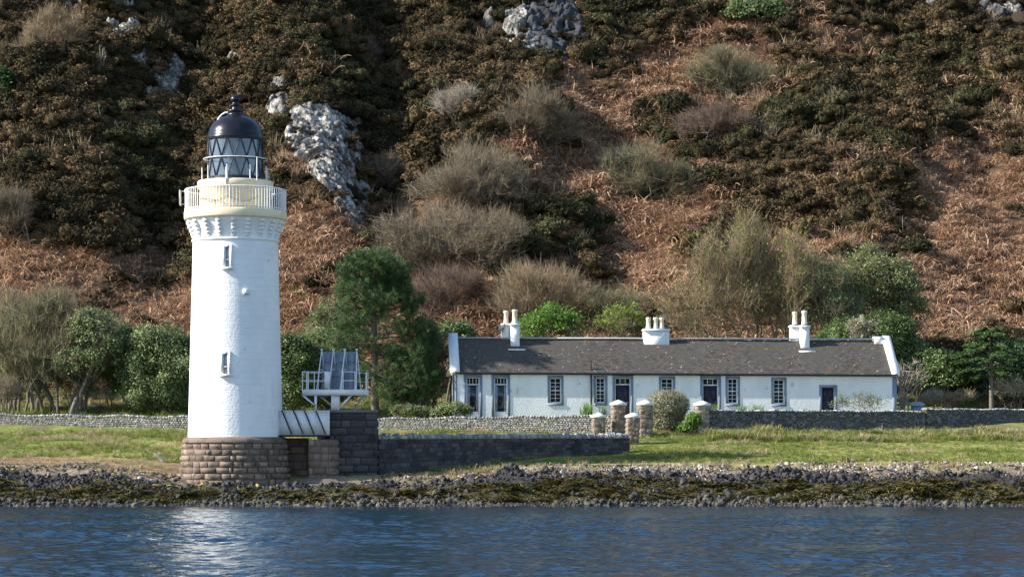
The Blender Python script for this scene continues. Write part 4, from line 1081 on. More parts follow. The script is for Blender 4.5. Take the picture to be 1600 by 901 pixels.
# ------------------------------------------------------------------ cottage
yaw = R(4); HU = np.array((math.cos(yaw), math.sin(yaw), 0)); HV = np.array((-math.sin(yaw), math.cos(yaw), 0))
HP = np.array((X_at(711, 142.0), 142.0, 0.)); DEP = 4.7
def hs(px):
    k = (px - 800) / F; return (k * HP[1] - HP[0]) / (HU[0] - k * HU[1])
TILT = .0034
def H3(s, d, z): return HP + HU * s + HV * d + np.array((0, 0, z - TILT * s))
def hz(px, py):
    s = hs(px); return (YH - py) / F * (HP[1] + HU[1] * s) + TILT * s
HL = hs(1401)
ZE = 4.02; ZF = 1.15; ZB = .5; ZR = 5.98
cot = thing('cottage', H3(HL / 2, DEP / 2, ZB), 'long low white cottage with a dark slate roof and three chimneys', 'house')
ops = []   # (s0,s1,z0,z1)
def opn(px0, px1, py0, py1):
    s0, s1 = hs(px0), hs(px1); pm = (px0 + px1) / 2
    o = (s0, s1, hz(pm, py1), hz(pm, py0)); ops.append(o); return o
OW = {}
OW['f1'] = opn(728.5, 749.5, 589, 652); OW['f2'] = opn(772, 793, 589, 652)
OW['w1'] = opn(859, 877, 590, 629.5); OW['w2'] = opn(931, 945.5, 590, 629.5)
OW['d1'] = opn(961, 985.5, 590, 655); OW['w3'] = opn(1033, 1051.5, 591, 630); OW['d2'] = opn(1098, 1122.5, 591, 655)
OW['w4'] = opn(1137, 1152.5, 591, 630.5); OW['w5'] = opn(1208.5, 1225.5, 592.5, 631); OW['d3'] = opn(1284, 1304, 605, 655)
def house_wall():
    m = MB()
    ss = sorted(set([0, HL] + [o[0] for o in ops] + [o[1] for o in ops])); 
    for i in range(len(ss) - 1):
        a, b = ss[i], ss[i + 1]; mid = (a + b) / 2
        o = [o for o in ops if o[0] < mid < o[1]]
        segs = [(ZB, ZE)] if not o else [(ZB, o[0][2]), (o[0][3], ZE)]
        for z0, z1 in segs: m.add([H3(a, 0, z0), H3(b, 0, z0), H3(b, 0, z1), H3(a, 0, z1)], [(0, 1, 2, 3)])
    for (a, b, z0, z1) in ops:
        D = .26
        for p in (((a, z0), (a, z1)), ((b, z1), (b, z0)), ((a, z1), (b, z1)), ((b, z0), (a, z0))):
            (s0, za), (s1, zb) = p
            m.add([H3(s0, 0, za), H3(s1, 0, zb), H3(s1, D, zb), H3(s0, D, za)], [(0, 1, 2, 3)])
    m.add([H3(0, DEP, ZB), H3(HL, DEP, ZB), H3(HL, DEP, ZE), H3(0, DEP, ZE)], [(0, 1, 2, 3)])
    for s in (0, HL):
        m.add([H3(s, 0, ZB), H3(s, DEP, ZB), H3(s, DEP, ZE), H3(s, 0, ZE), H3(s, DEP / 2, ZR)], [(0, 1, 2, 3)], [(3, 2, 4)])
    # backing so that no daylight shows behind openings
    m.add([H3(0, .6, ZB), H3(HL, .6, ZB), H3(HL, .6, ZE), H3(0, .6, ZE)], [(0, 1, 2, 3)])
    return m.build('wall', M['white'], cot)
house_wall()
# corner margins
MB().box(H3(-.012, -.02, ZB), HU * .13, HV * .05, (0, 0, ZE - ZB - .06)).build('corner_margin', M['margin'], cot)
MB().box(H3(HL - .26, -.02, ZB), HU * .272, HV * .05, (0, 0, ZE - ZB - .06)).build('corner_margin', M['margin'], cot)
def margin(o, wd=.13, sill=True, parent=None):
    a, b, z0, z1 = o; m = MB()
    m.box(H3(a - wd, -.025, z0), HU * wd, HV * .06, (0, 0, z1 - z0)); m.box(H3(b, -.025, z0), HU * wd, HV * .06, (0, 0, z1 - z0))
    m.box(H3(a - wd, -.027, z1), HU * (b - a + 2 * wd), HV * .062, (0, 0, wd))
    if sill: m.box(H3(a - wd, -.05, z0 - wd), HU * (b - a + 2 * wd), HV * .09, (0, 0, wd - .002))
    return m.build('surround', M['margin'], parent or cot)
def sash(o, cols, rows, fr=.06, bar=.032):
    a, b, z0, z1 = o; m = MB(); d = .10; wd = b - a; hh = z1 - z0
    m.box(H3(a, d, z0), HU * fr, HV * .08, (0, 0, hh)); m.box(H3(b - fr, d, z0), HU * fr, HV * .08, (0, 0, hh))
    m.box(H3(a + fr, d, z0), HU * (wd - 2 * fr), HV * .08, (0, 0, fr * 1.4)); m.box(H3(a + fr, d, z1 - fr), HU * (wd - 2 * fr), HV * .08, (0, 0, fr))
    W = m.build('window', M['white_metal'], cot)
    g = MB()
    for i in range(1, cols): g.box(H3(a + fr + (wd - 2 * fr) * i / cols - bar / 2, d + .02, z0 + fr), HU * bar, HV * .04, (0, 0, hh - 2 * fr))
    for i in range(1, rows):
        bb = bar * (1.8 if i == rows // 2 and rows > 3 else 1)
        g.box(H3(a + fr, d + .018, z0 + fr + (hh - 2 * fr) * i / rows - bb / 2), HU * (wd - 2 * fr), HV * .044, (0, 0, bb))
    g.build('glazing_bar', M['white_metal'], W)
    MB().box(H3(a + .02, d + .065, z0 + .02), HU * (wd - .04), HV * .01, (0, 0, hh - .04)).build('pane', M['pane'], W)
    margin(o, parent=W)
    return W
for k in ('w1', 'w2', 'w3', 'w4', 'w5'): sash(OW[k], 2, 6)
def french(o):
    a, b, z0, z1 = o; zt = z1 - .46; d = .12; m = MB(); wd = b - a
    m.box(H3(a, d, z0), HU * .07, HV * .08, (0, 0, z1 - z0)); m.box(H3(b - .07, d, z0), HU * .07, HV * .08, (0, 0, z1 - z0))
    m.box(H3(a + .07, d, zt), HU * (wd - .14), HV * .08, (0, 0, .08)); m.box(H3(a + .07, d, z1 - .06), HU * (wd - .14), HV * .08, (0, 0, .06))
    for i in (1, 2, 3): m.box(H3(a + wd * i / 4 - .015, d, zt + .08), HU * .03, HV * .05, (0, 0, .33))
    m.box(H3(a + .07, d, z0), HU * (wd - .14), HV * .06, (0, 0, .35))
    W = m.build('garden_door', M['white_metal'], cot)
    MB().box(H3(a + .05, d + .06, z0 + .3), HU * (wd - .1), HV * .01, (0, 0, z1 - z0 - .32)).build('pane', M['pane'], W)
    c = MB(); c.box(H3(a + .08, d + .045, z0 + .36), HU * .13, HV * .012, (0, 0, zt - z0 - .4)); c.box(H3(b - .2, d + .045, z0 + .36), HU * .12, HV * .012, (0, 0, zt - z0 - .4))
    c.build('curtain', M['curtain'], W)
    margin(o, .15, False, W)
french(OW['f1']); french(OW['f2'])
def door(o, fan=True):
    a, b, z0, z1 = o; d = .16; wd = b - a; zt = z1 - (.42 if fan else 0)
    m = MB(); m.box(H3(a + .05, d, z0), HU * (wd - .1), HV * .05, (0, 0, zt - z0))
    for i in (0, 1):
        for (za_, zb_) in ((.25, .95), (1.1, 1.85)):
            if z0 + zb_ < zt: m.box(H3(a + .12 + i * (wd - .1) / 2, d - .02, z0 + za_), HU * (wd / 2 - .19), HV * .02, (0, 0, zb_ - za_))
    W = m.build('door', M['door'], cot)
    f = MB(); f.box(H3(a, d - .02, z0), HU * .05, HV * .08, (0, 0, z1 - z0)); f.box(H3(b - .05, d - .02, z0), HU * .05, HV * .08, (0, 0, z1 - z0))
    if fan:
        f.box(H3(a + .05, d - .02, zt), HU * (wd - .1), HV * .08, (0, 0, .08)); f.box(H3(a + .05, d - .02, z1 - .05), HU * (wd - .1), HV * .08, (0, 0, .05))
        for i in (1, 2): f.box(H3(a + wd * i / 3 - .015, d, zt + .08), HU * .03, HV * .05, (0, 0, .30))
        MB().box(H3(a + .04, d + .055, zt + .02), HU * (wd - .08), HV * .01, (0, 0, .40)).build('fanlight', M['pane'], W)
    f.build('door_frame', M['white_metal'] if fan else M['margin'], W)
    MB().bar(H3(b - .16, d - .07, z0 + 1.0), H3(b - .16, d, z0 + 1.0), .03, 6).build('handle', M['lead'], W)
    margin(o, .15, False, W)
door(OW['d1']); door(OW['d2']); door(OW['d3'], False)
# roof
def roof():
    ov = .16; sl = (ZR - ZE) / (DEP / 2); V = []; uvs = []
    me_v = []; f = []
    L0, L1 = .05, HL - .05
    slope = math.hypot(DEP / 2 + ov, (DEP / 2 + ov) * sl)
    ns = 44; nr = 19
    rng = np.random.default_rng(3)
    for side in (0, 1):
        base = len(me_v)
        for j in range(nr + 1):
            for i in range(ns + 1):
                s = L0 + (L1 - L0) * i / ns; t = j / nr
                d = -ov + (DEP / 2 + ov) * t; z = ZE + d * sl + .10 + (.018 * math.sin(s * .9) + rng.normal(0, .004))
                if side: d = DEP - d
                me_v.append(H3(s, d, z)); uvs.append((s, t * slope))
        for j in range(nr):
            for i in range(ns):
                a = base + j * (ns + 1) + i
                f.append((a, a + 1, a + ns + 2, a + ns + 1) if side == 0 else (a + 1, a, a + ns + 1, a + ns + 2))
    nb = len(me_v)
    # eaves edge and soffit
    for d, z in ((-ov, ZE - ov * sl + .10), (-ov, ZE - ov * sl + .02), (0, ZE - .03)):
        for s in (L0, L1): me_v.append(H3(s, d, z)); uvs.append((s, 0))
    f += [(nb + 2, nb + 3, nb + 1, nb), (nb + 4, nb + 5, nb + 3, nb + 2)]
    o = mk('roof', np.array(me_v), np.array(f), np.zeros((0, 3), int), M['slate'], cot)
    ul = o.data.uv_layers.new(name='uv'); li = np.zeros(len(o.data.loops), np.int32); o.data.loops.foreach_get('vertex_index', li)
    ul.data.foreach_set('uv', np.array(uvs, np.float32)[li].ravel())
    return o
RF = roof()
MB().box(H3(.05, DEP / 2 - .13, ZR + .08), HU * (HL - .1), HV * .26, (0, 0, .09)).build('ridge_cap', M['lead'], RF)
# gutter and pipes
MB().bar(H3(.0, -.21, ZE - .04), H3(HL, -.21, ZE - .04), .055, 8).build('gutter', M['black_iron'], cot)
s_ = hs(923.5)
m = MB(); m.bar(H3(s_, -.14, ZB), H3(s_, -.14, ZE - .1), .06, 8)
for zz in (1.9, 2.9): m.bar(H3(s_, -.14, zz), H3(s_, -.14, zz + .1), .07, 8)
m.bar(H3(s_, .1, ZE + .1), H3(s_, .1, ZE + .75), .04, 8)
m.build('drainpipe', M['black_iron'], cot)
MB().bar(H3(-.12, 2.2, ZB), H3(-.12, 2.2, ZE - .1), .05, 8).build('drainpipe', M['black_iron'], cot)
MB().box(H3(hs(901), -.03, hz(904, 600)), HU * .2, HV * .04, (0, 0, .14)).build('air_vent', M['white_metal'], cot)
# gable skews
def skew(s, w_):
    m = MB(); sl = (ZR - ZE) / (DEP / 2)
    pr = [(-.22, ZE - .12), (-.22, ZE + .12), (DEP / 2, ZR + .42), (DEP + .22, ZE + .12), (DEP + .22, ZE - .12), (DEP / 2, ZR - .1)]
    V = [H3(s, d, z) for d, z in pr] + [H3(s + w_, d, z) for d, z in pr]
    m.add(V, [(0, 1, 2, 5), (5, 2, 3, 4), (6, 11, 8, 7), (11, 10, 9, 8), (0, 6, 7, 1), (1, 7, 8, 2), (2, 8, 9, 3), (3, 9, 10, 4), (0, 5, 11, 6), (5, 4, 10, 11)])
    return m.build('gable_skew', M['white'], cot)
skew(-.30, .56); skew(HL - .32, .46)
MB().box(H3(HL - .85, DEP / 2 - .3, ZR - .1), HU * .5, HV * .6, (0, 0, .45)).build('apex_block', M['white'], cot)
# chimneys
def pot(par, c, z0, h, r, cap=False):
    m = MB(); m.lathe([(r * 1.15, z0), (r * 1.15, z0 + .1), (r, z0 + .14), (r * .92, z0 + h - .16), (r * 1.12, z0 + h - .12), (r * 1.12, z0 + h - .04), (r * .95, z0 + h), (r * .7, z0 + h), (r * .7, z0 + h - .2), (0, z0 + h - .2)], (c[0], c[1], 0), 18)
    m.build('chimney_pot', M['pot'], par, smooth=False)
def stack(s0, s1, d0, d1, zt, zb=None):
    zb = ZR - .75 if zb is None else zb
    m = MB(); m.box(H3(s0, d0, zb), HU * (s1 - s0), HV * (d1 - d0), (0, 0, zt - .12 - zb))
    m.box(H3(s0 - .06, d0 - .06, zt - .12), HU * (s1 - s0 + .12), HV * (d1 - d0 + .12), (0, 0, .08)); m.box(H3(s0 - .02, d0 - .02, zt - .04), HU * (s1 - s0 + .04), HV * (d1 - d0 + .04), (0, 0, .04))
    return m
c = DEP / 2
def twin(px):
    s = hs(px)
    m = stack(s - .56, s - .02, c - .05, c + .5, ZR + 1.0); m2 = stack(s - .06, s + .46, c - .55, c + .0, ZR + .98, ZR - .9)
    for a, b, t_ in zip(m2.V, m2.F4, m2.A): m.add(a, b - b.min(), tint=t_)
    m.box(H3(s - .22, c - .85, ZR - .68), HU * 1.0, HV * .34, (0, 0, .15))
    ch = m.build('chimney', M['white'], RF)
    pot(ch, H3(s - .28, c + .22, 0), ZR + 1.0, .74, .135); pot(ch, H3(s + .2, c - .27, 0), ZR + .98, .80, .155)
    return ch
twin(803); twin(1262)
s0, s1 = hs(1013), hs(1053)
ch = stack(s0, s1, c - .35, c + .35, ZR + .72).build('chimney', M['white'], RF)
for px in (1021, 1032.5, 1042): pot(ch, H3(hs(px), c, 0), ZR + .72, .64, .13)
# satellite dish by the left chimney
m = MB(); dc = H3(hs(787), c - .1, hz(787, 508))
m.bar(H3(hs(792), c, hz(790, 512)), dc, .025, 6)
prf = [(0.001, .10), (.12, .09), (.22, .055), (.30, 0)]
V = []; nn_ = 20
axu = nrm(np.array((-.8, -.5, .35))); a1 = nrm(np.cross(axu, (0, 0, 1))); a2 = np.cross(axu, a1)
for r_, h_ in prf:
    for k in range(nn_): V.append(dc - axu * h_ + a1 * r_ * math.cos(k / nn_ * 6.283) + a2 * r_ * math.sin(k / nn_ * 6.283))
m.add(V, [(j * nn_ + k, j * nn_ + (k + 1) % nn_, (j + 1) * nn_ + (k + 1) % nn_, (j + 1) * nn_ + k) for j in range(3) for k in range(nn_)])
m.build('satellite_dish', M['rubble_dark'], RF)

# ------------------------------------------------------------------ trees and shrubs
def pick_in_blobs(rng, blobs, n, shell=.0, low=-1.0):
    """blobs: (cx,cy,cz,rx,ry,rz,weight)"""
    B = np.array(blobs, float); wts = B[:, 6] * B[:, 3] * B[:, 5]; wts = wts / wts.sum()
    i = rng.choice(len(B), n, p=wts); d = nrm(rng.normal(size=(n, 3)))
    d[:, 2] = np.where(d[:, 2] < low, -d[:, 2], d[:, 2])
    r = (shell ** 3 + (1.08 - shell ** 3) * rng.random(n)) ** (1 / 3.)
    return B[i, :3] + d * r[:, None] * B[i, 3:6], d, i

def plant(name, label, cat, base, blobs_px, Y=None, kind='bare', trunk=.12, nstem=1, nlimb=14, n2=140, n3=700, twig='twig_grey', bark='bark',
          leaf=None, nleaf=0, lsize=.12, lclu=.3, per=14, seed=0, group=None, tw=.012, spread=.2, shell=.35, depth=None, low=-.3, aspect=1.8, l3=.7, upr=.35, flat=.6):
    rng = np.random.default_rng(seed + 1000)
    base = np.asarray(base, float); Y = base[1]; m_ = Y / F
    bl = []
    for b in blobs_px:
        px, py, rx, ry = b[:4]; wt = b[4] if len(b) > 4 else 1.0
        rz = ry * m_; rxx = rx * m_; rd = (depth or 1.0) * min(rxx, rz * 1.3)
        bl.append((X_at(px, Y), Y + rng.uniform(-.15, .15) * rxx, Z_at(py, Y), rxx, rd, rz, wt))
    for b in list(bl):
        if b[3] < .8 or name == 'clipped_hedge': continue
        for k in range(7):
            d = nrm(rng.normal(size=3)); d[2] = abs(d[2]) * .9 - .2; f = rng.uniform(.16, .36)
            bl.append((b[0] + d[0] * b[3] * 1.0, b[1] + d[1] * b[4], b[2] + d[2] * b[5] * 1.0, b[3] * f, b[4] * f, b[5] * f, b[6] * 1.6))
    t = thing(name, base, label, cat, group)
    B = np.array(bl)
    zc = (B[:, 2] * B[:, 6]).sum() / B[:, 6].sum()
    # stems
    st_end, _, _ = pick_in_blobs(rng, bl, nstem, .0)
    if nstem == 1: st_end = np.array([[np.average(B[:, 0], weights=B[:, 3]), Y, zc + (B[:, 2] + B[:, 5]).max() * .0]])
    sb = base[None] + np.concatenate([rng.normal(0, spread, (nstem, 2)) * (0 if nstem == 1 else 1) * np.array((1, .45)), np.full((nstem, 1), -.3)], 1)
    sb[:, 2] = height(sb[:, 0], sb[:, 1]) - .25
    ctrl = sb * .5 + st_end * .5; ctrl[:, :2] = sb[:, :2] * .8 + st_end[:, :2] * .2; ctrl[:, 2] = sb[:, 2] * .45 + st_end[:, 2] * .55
    K0 = 9
    PS = bez(sb, ctrl, st_end, K0); PS[:, 1:-1] += rng.normal(0, trunk * .35, (nstem, K0 - 2, 3)) * np.array((1, 1, .2))
    Rs = trunk * rng.uniform(.7, 1.1, (nstem, 1)) * np.linspace(1.15, .3, K0)[None]
    tk = MB(); v_, q_ = tubes(PS, Rs, 7); tk.add(v_, q_, tint=np.repeat(rng.uniform(.3, .7, nstem), K0 * 7))
    # limbs
    le, _, _ = pick_in_blobs(rng, bl, nlimb, .2)
    si = rng.integers(0, nstem, nlimb); ti = rng.uniform(.35, 1, nlimb)
    kk = np.clip((ti * (K0 - 1)).astype(int), 0, K0 - 1)
    ls = PS[si, kk]
    lc = ls * .45 + le * .55; lc[:, 2] = ls[:, 2] * (1 - upr) + le[:, 2] * upr + .1
    K1 = 7; PL = bez(ls, lc, le, K1); PL[:, 1:-1] += rng.normal(0, .06, (nlimb, K1 - 2, 3)) * min(1, B[:, 3].mean())
    RL = (np.minimum(trunk * .45, .09) * rng.uniform(.6, 1.1, (nlimb, 1))) * np.linspace(1, .25, K1)[None]
    v_, q_ = tubes(PL, RL, 5); tk.add(v_, q_, tint=np.repeat(rng.uniform(.3, .8, nlimb), K1 * 5))
    tk.build('trunk', M[bark], t)
    # secondary branches and twigs: the crown
    cr = MB()
    allp = np.concatenate([PL.reshape(-1, 3), PS[:, K0 // 2:].reshape(-1, 3)])
    if n2:
        e2, _, _ = pick_in_blobs(rng, bl, n2, shell, low)
        # nearest of a few random parents
        cand = rng.integers(0, len(allp), (n2, 14)); dist = np.linalg.norm(allp[cand] - e2[:, None], axis=2) + np.maximum(allp[cand][..., 2] - e2[:, None, 2], 0) * 1.5
        s2 = allp[cand[np.arange(n2), dist.argmin(1)]]
        c2 = (s2 + e2) / 2; c2[:, 2] += np.linalg.norm(e2 - s2, axis=1) * -.08
        c2 += rng.normal(0, .16, c2.shape); K2 = 5
        P2 = bez(s2, c2, e2, K2); R2 = np.maximum(tw * 1.9, .012) * rng.uniform(.6, 1.2, (n2, 1)) * np.linspace(1, .35, K2)[None]
        v_, q_ = tubes(P2, R2, 3); cr.add(v_, q_, tint=np.repeat(rng.uniform(.1, .8, n2), K2 * 3))
        i3 = rng.integers(0, n2, n3); k3 = rng.integers(1, K2, n3)
        s3 = P2[i3, k3]; dv = nrm(P2[i3, k3] - P2[i3, k3 - 1])
        cen = B[:, :3].mean(0)
        od = nrm(s3 - np.array((cen[0], cen[1], base[2])))
        dr = nrm(dv * .5 + od * .6 + rng.normal(0, .62, (n3, 3)) + np.array((0, 0, upr * .8)))
        ln = l3 * rng.uniform(.4, 1.2, n3)[:, None]
        e3 = s3 + dr * ln; c3 = s3 + dr * ln * .5 + rng.normal(0, .08, (n3, 3)) * ln
        P3 = bez(s3, c3, e3, 3); R3 = tw * rng.uniform(.6, 1.2, (n3, 1)) * np.array([[1, .7, .3]])
        v_, q_ = tubes(P3, R3, 3); cr.add(v_, q_, tint=np.repeat(rng.uniform(.15, 1, n3), 9))
        cr.build('crown' if not leaf or nleaf == 0 else 'twigs', M[twig], t)
        tips = e3
    if leaf and nleaf:
        nc = max(1, nleaf // per)
        cc, dd, bi = pick_in_blobs(rng, bl, nc, shell + .2, low)
        if kind == 'buds' and n2: cc = tips[rng.integers(0, len(tips), nc)]
        # drop clusters inside other blobs' hollows so gaps stay
        gapn = np.array([mn.noise(Vector(p * 1.1)) for p in cc])
        keep = gapn > -.22 if kind != 'dense' else gapn > -.3
        cc = cc[keep]; dd = dd[keep]; nc = len(cc)
        clt = np.clip(.45 + .35 * rng.normal(size=nc) * .7, 0, 1)
        Cn = np.repeat(cc, per, 0) + rng.normal(0, lclu, (nc * per, 3)) * np.array((1, 1, .75))
        nn = np.repeat(dd, per, 0) * .8 + np.array((0, 0, .5))
        tt = np.repeat(clt, per) + rng.normal(0, .13, nc * per)
        lf = MB(); v_, q_, t_ = leaf_quads(rng, Cn, nn, lsize, tt, aspect, flat); lf.add(v_, q_, tint=t_)
        lf.build('crown' if n2 else 'foliage', M[leaf], t)
    return t

def B_(px, Y): return gpt(px, Y)
G_L = 'trees beyond the left garden wall'; G_H = 'leafless scrub on the hillside'; G_B = 'trees and bushes behind the cottage'
# wood on the left
bare = dict(kind='bare', nlimb=40, n2=650, n3=6500, trunk=.11, nstem=6, spread=1.0, tw=.012, l3=.8, upr=.8, twig='twig_olive', shell=.15, low=-.9)
plant('bare_tree', 'tall greyish leafless tree at the left, highest of the wood', 'tree', B_(82, 149), [(92, 505, 56, 54), (95, 560, 56, 48), (75, 478, 36, 26)], seed=1, group=G_L, **bare)
plant('bare_tree', 'leafless tree at the left edge with slanting stems', 'tree', B_(30, 149.5), [(28, 525, 48, 55), (35, 570, 50, 45)], seed=2, group=G_L, **bare)
plant('bare_tree', 'pale tan leafless tree behind at the far left edge', 'tree', B_(5, 154), [(8, 495, 42, 45)], seed=3, group=G_L, **{**bare, 'n3': 3200, 'n2': 260, 'twig': 'twig_tan'})
plant('ivy_tree', 'slender many stemmed tree with small grey green leaves left of the round evergreens', 'tree', B_(128, 148.5), [(150, 522, 42, 42), (128, 570, 40, 40), (170, 560, 30, 45)], kind='dense', leaf='leaf_greygreen', nleaf=16000, lsize=.085, lclu=.16, per=10, nlimb=20, n2=200, n3=1200, trunk=.12, nstem=6, spread=.7, seed=4, group=G_L, shell=.4)
for i, (px, py_, sz, lab) in enumerate(((12, 598, 24, 'yellow green shrub under the trees at the far left'), (60, 602, 28, 'small yellow green shrub among the leafless stems'), (172, 592, 24, 'yellow green shrub beside the evergreen tree trunk'), (112, 606, 22, 'thin green sapling between the leafless trunks'))):
    plant('undergrowth_shrub', lab, 'shrub', B_(px, 150.5), [(px, py_, sz, 32)], kind='buds', leaf='leaf_yellow', nleaf=2600, lsize=.09, lclu=.12, per=8, nlimb=8, n2=70, n3=400, trunk=.03, nstem=5, seed=10 + i, group=G_L, tw=.008)
plant('dark_shrub', 'dark leafless bramble mound at the left edge above the wall', 'shrub', B_(10, 146.5), [(8, 612, 30, 26)], kind='bare', twig='twig_grey', nlimb=14, n2=200, n3=1600, trunk=.03, nstem=8, seed=18, tw=.010, l3=.5, group=G_L)
ev = dict(kind='dense', per=26, lsize=.082, lclu=.19, nlimb=14, n2=90, n3=250, trunk=.17, nstem=2, shell=.45, leaf='leaf_greygreen', low=-1)
plant('evergreen_tree', 'round grey green evergreen tree just left of the lighthouse', 'tree', B_(262, 148.5), [(250, 545, 42, 42), (278, 570, 38, 48), (228, 578, 34, 40), (258, 600, 40, 34), (222, 612, 34, 26), (275, 615, 30, 24)], nleaf=95000, seed=20, group=G_L, **ev)
plant('evergreen_tree', 'dark evergreen tree behind the round one at the left', 'tree', B_(196, 151.5), [(192, 540, 24, 36), (190, 575, 26, 40)], nleaf=32000, seed=21, group=G_L, **{**ev, 'leaf': 'leaf_ever'})
plant('evergreen_tree', 'dark leaved evergreen between the lighthouse and the pine', 'tree', B_(462, 147), [(455, 560, 34, 38), (480, 590, 34, 42), (452, 605, 30, 34)], nleaf=56000, seed=22, group=G_L, **{**ev, 'leaf': 'leaf_ever'})
plant('evergreen_tree', 'olive green leafy tree behind the white platform', 'tree', B_(512, 149), [(505, 555, 40, 42), (535, 580, 32, 44), (500, 600, 38, 34)], nleaf=64000, seed=23, group=G_L, **{**ev, 'leaf': 'leaf_greygreen'})
plant('willow_bush', 'pale green budding bush behind the pine', 'bush', B_(525, 155), [(530, 500, 34, 32), (505, 525, 34, 28), (560, 520, 30, 30)], kind='buds', leaf='leaf_willow', nleaf=6000, per=8, lsize=.09, lclu=.14, nlimb=14, n2=200, n3=1600, trunk=.05, nstem=7, seed=24, group=G_L, twig='twig_tan')

# pine
def pine():
    rng = np.random.default_rng(400); Y = 142.9; base = B_(586, Y)
    t = thing('pine_tree', base, 'tall dark green pine tree with bare trunk between the platform and cottage', 'tree')
    tp = np.array([P(586, 648, Y), P(586, 590, Y), P(584, 540, Y), P(585, 495, Y), P(583, 460, Y), P(588, 425, Y), P(586, 405, Y)]); tp[0, 2] -= .6
    tk = MB(); v_, q_ = tubes(tp[None], np.array([[.24, .21, .18, .15, .12, .08, .04]]), 9); tk.add(v_, q_, tint=.5)
    bl = [(540, 450, 20, 18, 1.0), (545, 500, 30, 18, .7), (525, 530, 22, 14, .6), (565, 535, 34, 16, .6), (585, 580, 34, 16, .4), (650, 560, 34, 30, .9), (640, 615, 36, 26, 1.0), (668, 590, 24, 30, 1.0), (610, 615, 28, 22, .7), (660, 625, 24, 18, .9), (620, 560, 34, 24, .8), (550, 590, 22, 16, .4), (600, 455, 30, 22, .9), (585, 480, 34, 18, .7), (590, 410, 34, 18, 1.6), (560, 405, 20, 14, 1.4), (545, 425, 24, 18, 1.0), (620, 428, 24, 24, 1.5), (585, 432, 34, 20, 1.2), (560, 455, 36, 20, .8), (628, 458, 22, 22, 1.3), (640, 482, 18, 14, 1.3),
          (535, 475, 28, 15, .55), (600, 470, 34, 20, .6), (655, 468, 10, 14, 1.2), (655, 512, 24, 22, 1.2), (625, 508, 36, 18, .7), (570, 500, 34, 14, .4), (668, 545, 22, 28, 1.1), (640, 552, 36, 24, .7), (540, 512, 22, 12, .45), (600, 545, 36, 16, .4), (662, 592, 26, 30, .7), (625, 600, 36, 24, .45), (676, 520, 10, 18, 1.0), (555, 560, 20, 12, .3)]
    m_ = Y / F; nd = MB(); tw = MB()
    for (px, py, rx, ry, wt) in bl:
        cz_ = Z_at(py, Y); rx_ = rx * m_; rz_ = ry * m_
        c_ = np.array((X_at(px, Y), Y + rng.uniform(-1.2, 1.0) * (0.9 if abs(px - 586) < 40 else .4), cz_))
        hz_ = np.clip(cz_ - rng.uniform(.2, .9), tp[1, 2], tp[-2, 2]); bx = np.array([np.interp(hz_, tp[:, 2], tp[:, 0]), Y, hz_])
        v_, q_ = tubes(bez(bx[None], (bx * .5 + c_ * .5 + (0, 0, -.15))[None], c_[None], 8), np.linspace(.06, .02, 8)[None], 5); tk.add(v_, q_, tint=.55)
        n = int(70 * wt * (rx * ry) / 500.)
        d = nrm(rng.normal(size=(n, 3))); r = rng.uniform(.35, 1.05, (n, 1))
        tip = c_ + d * r * np.array((rx_, rx_ * .9, rz_))
        st = c_ + (tip - c_) * .15 + rng.normal(0, .1, (n, 3))
        v_, q_ = tubes(bez(st, (st + tip) / 2 + (0, 0, -.06), tip, 4), np.full((n, 4), .011), 3); tw.add(v_, q_, tint=np.repeat(rng.uniform(.2, .8, n), 12))
        # needle tufts
        k = 40; C = np.repeat(tip, k, 0); dirn = nrm(np.repeat(d * .5 + (0, 0, .5), k, 0) + rng.normal(0, .75, (n * k, 3)))
        ln = rng.uniform(.14, .26, (n * k, 1)); sd = nrm(np.cross(dirn, rng.normal(size=(n * k, 3)))) * .014
        C = C + rng.normal(0, .07, C.shape)
        V = np.stack([C - sd, C + sd, C + dirn * ln], 1).reshape(-1, 3)
        tt = np.repeat(np.clip(rng.normal(.45, .2, n), 0, 1), k * 3)
        nd.add(V, None, np.arange(n * k * 3).reshape(-1, 3), tint=tt)
    tk.build('trunk', M['bark'], t); tw.build('twigs', M['twig_olive'], t); nd.build('crown', M['leaf_pine'], t)
pine()

plant('bare_tree', 'thicket of dark leafless stems against the left gable of the cottage', 'tree', B_(672, 144.5), [(675, 560, 26, 50), (650, 600, 32, 36), (690, 590, 18, 45)], seed=30, twig='twig_olive', nlimb=24, n2=260, n3=2200, trunk=.07, nstem=7, spread=.9, tw=.011, l3=.7, upr=.7, group=G_B)
for i, (px, sz, h_, lab) in enumerate(((615, 26, 24, 'low bright green shrub right of the pine trunk'), (655, 24, 20, 'low yellow green shrub near the cottage gable'))):
    plant('undergrowth_shrub', lab, 'shrub', B_(px, 144), [(px, 622, sz, h_)], kind='buds', leaf='leaf_yellow', nleaf=3200, lsize=.09, lclu=.13, per=8, nlimb=8, n2=70, n3=400, trunk=.03, nstem=6, seed=34 + i, tw=.008, group=G_B)
plant('evergreen_bush', 'small dark evergreen bush above the left gable', 'bush', B_(706, 153), [(706, 520, 28, 16), (720, 530, 22, 20)], kind='dense', leaf='leaf_ever', nleaf=5000, lsize=.12, lclu=.2, per=12, n2=60, n3=100, trunk=.08, nstem=3, seed=38, group=G_B)
dome = dict(kind='bare', nlimb=34, n2=480, n3=5200, trunk=.05, nstem=14, spread=.9, tw=.0105, l3=.9, upr=.5, low=-.15, shell=.25)
plant('bare_shrub', 'dark brown leafless shrub mass up slope left of the cottage roof', 'shrub', ground_at(695, 500), [(695, 455, 55, 42), (670, 480, 40, 30)], seed=40, twig='twig_brown', group=G_B, **dome)
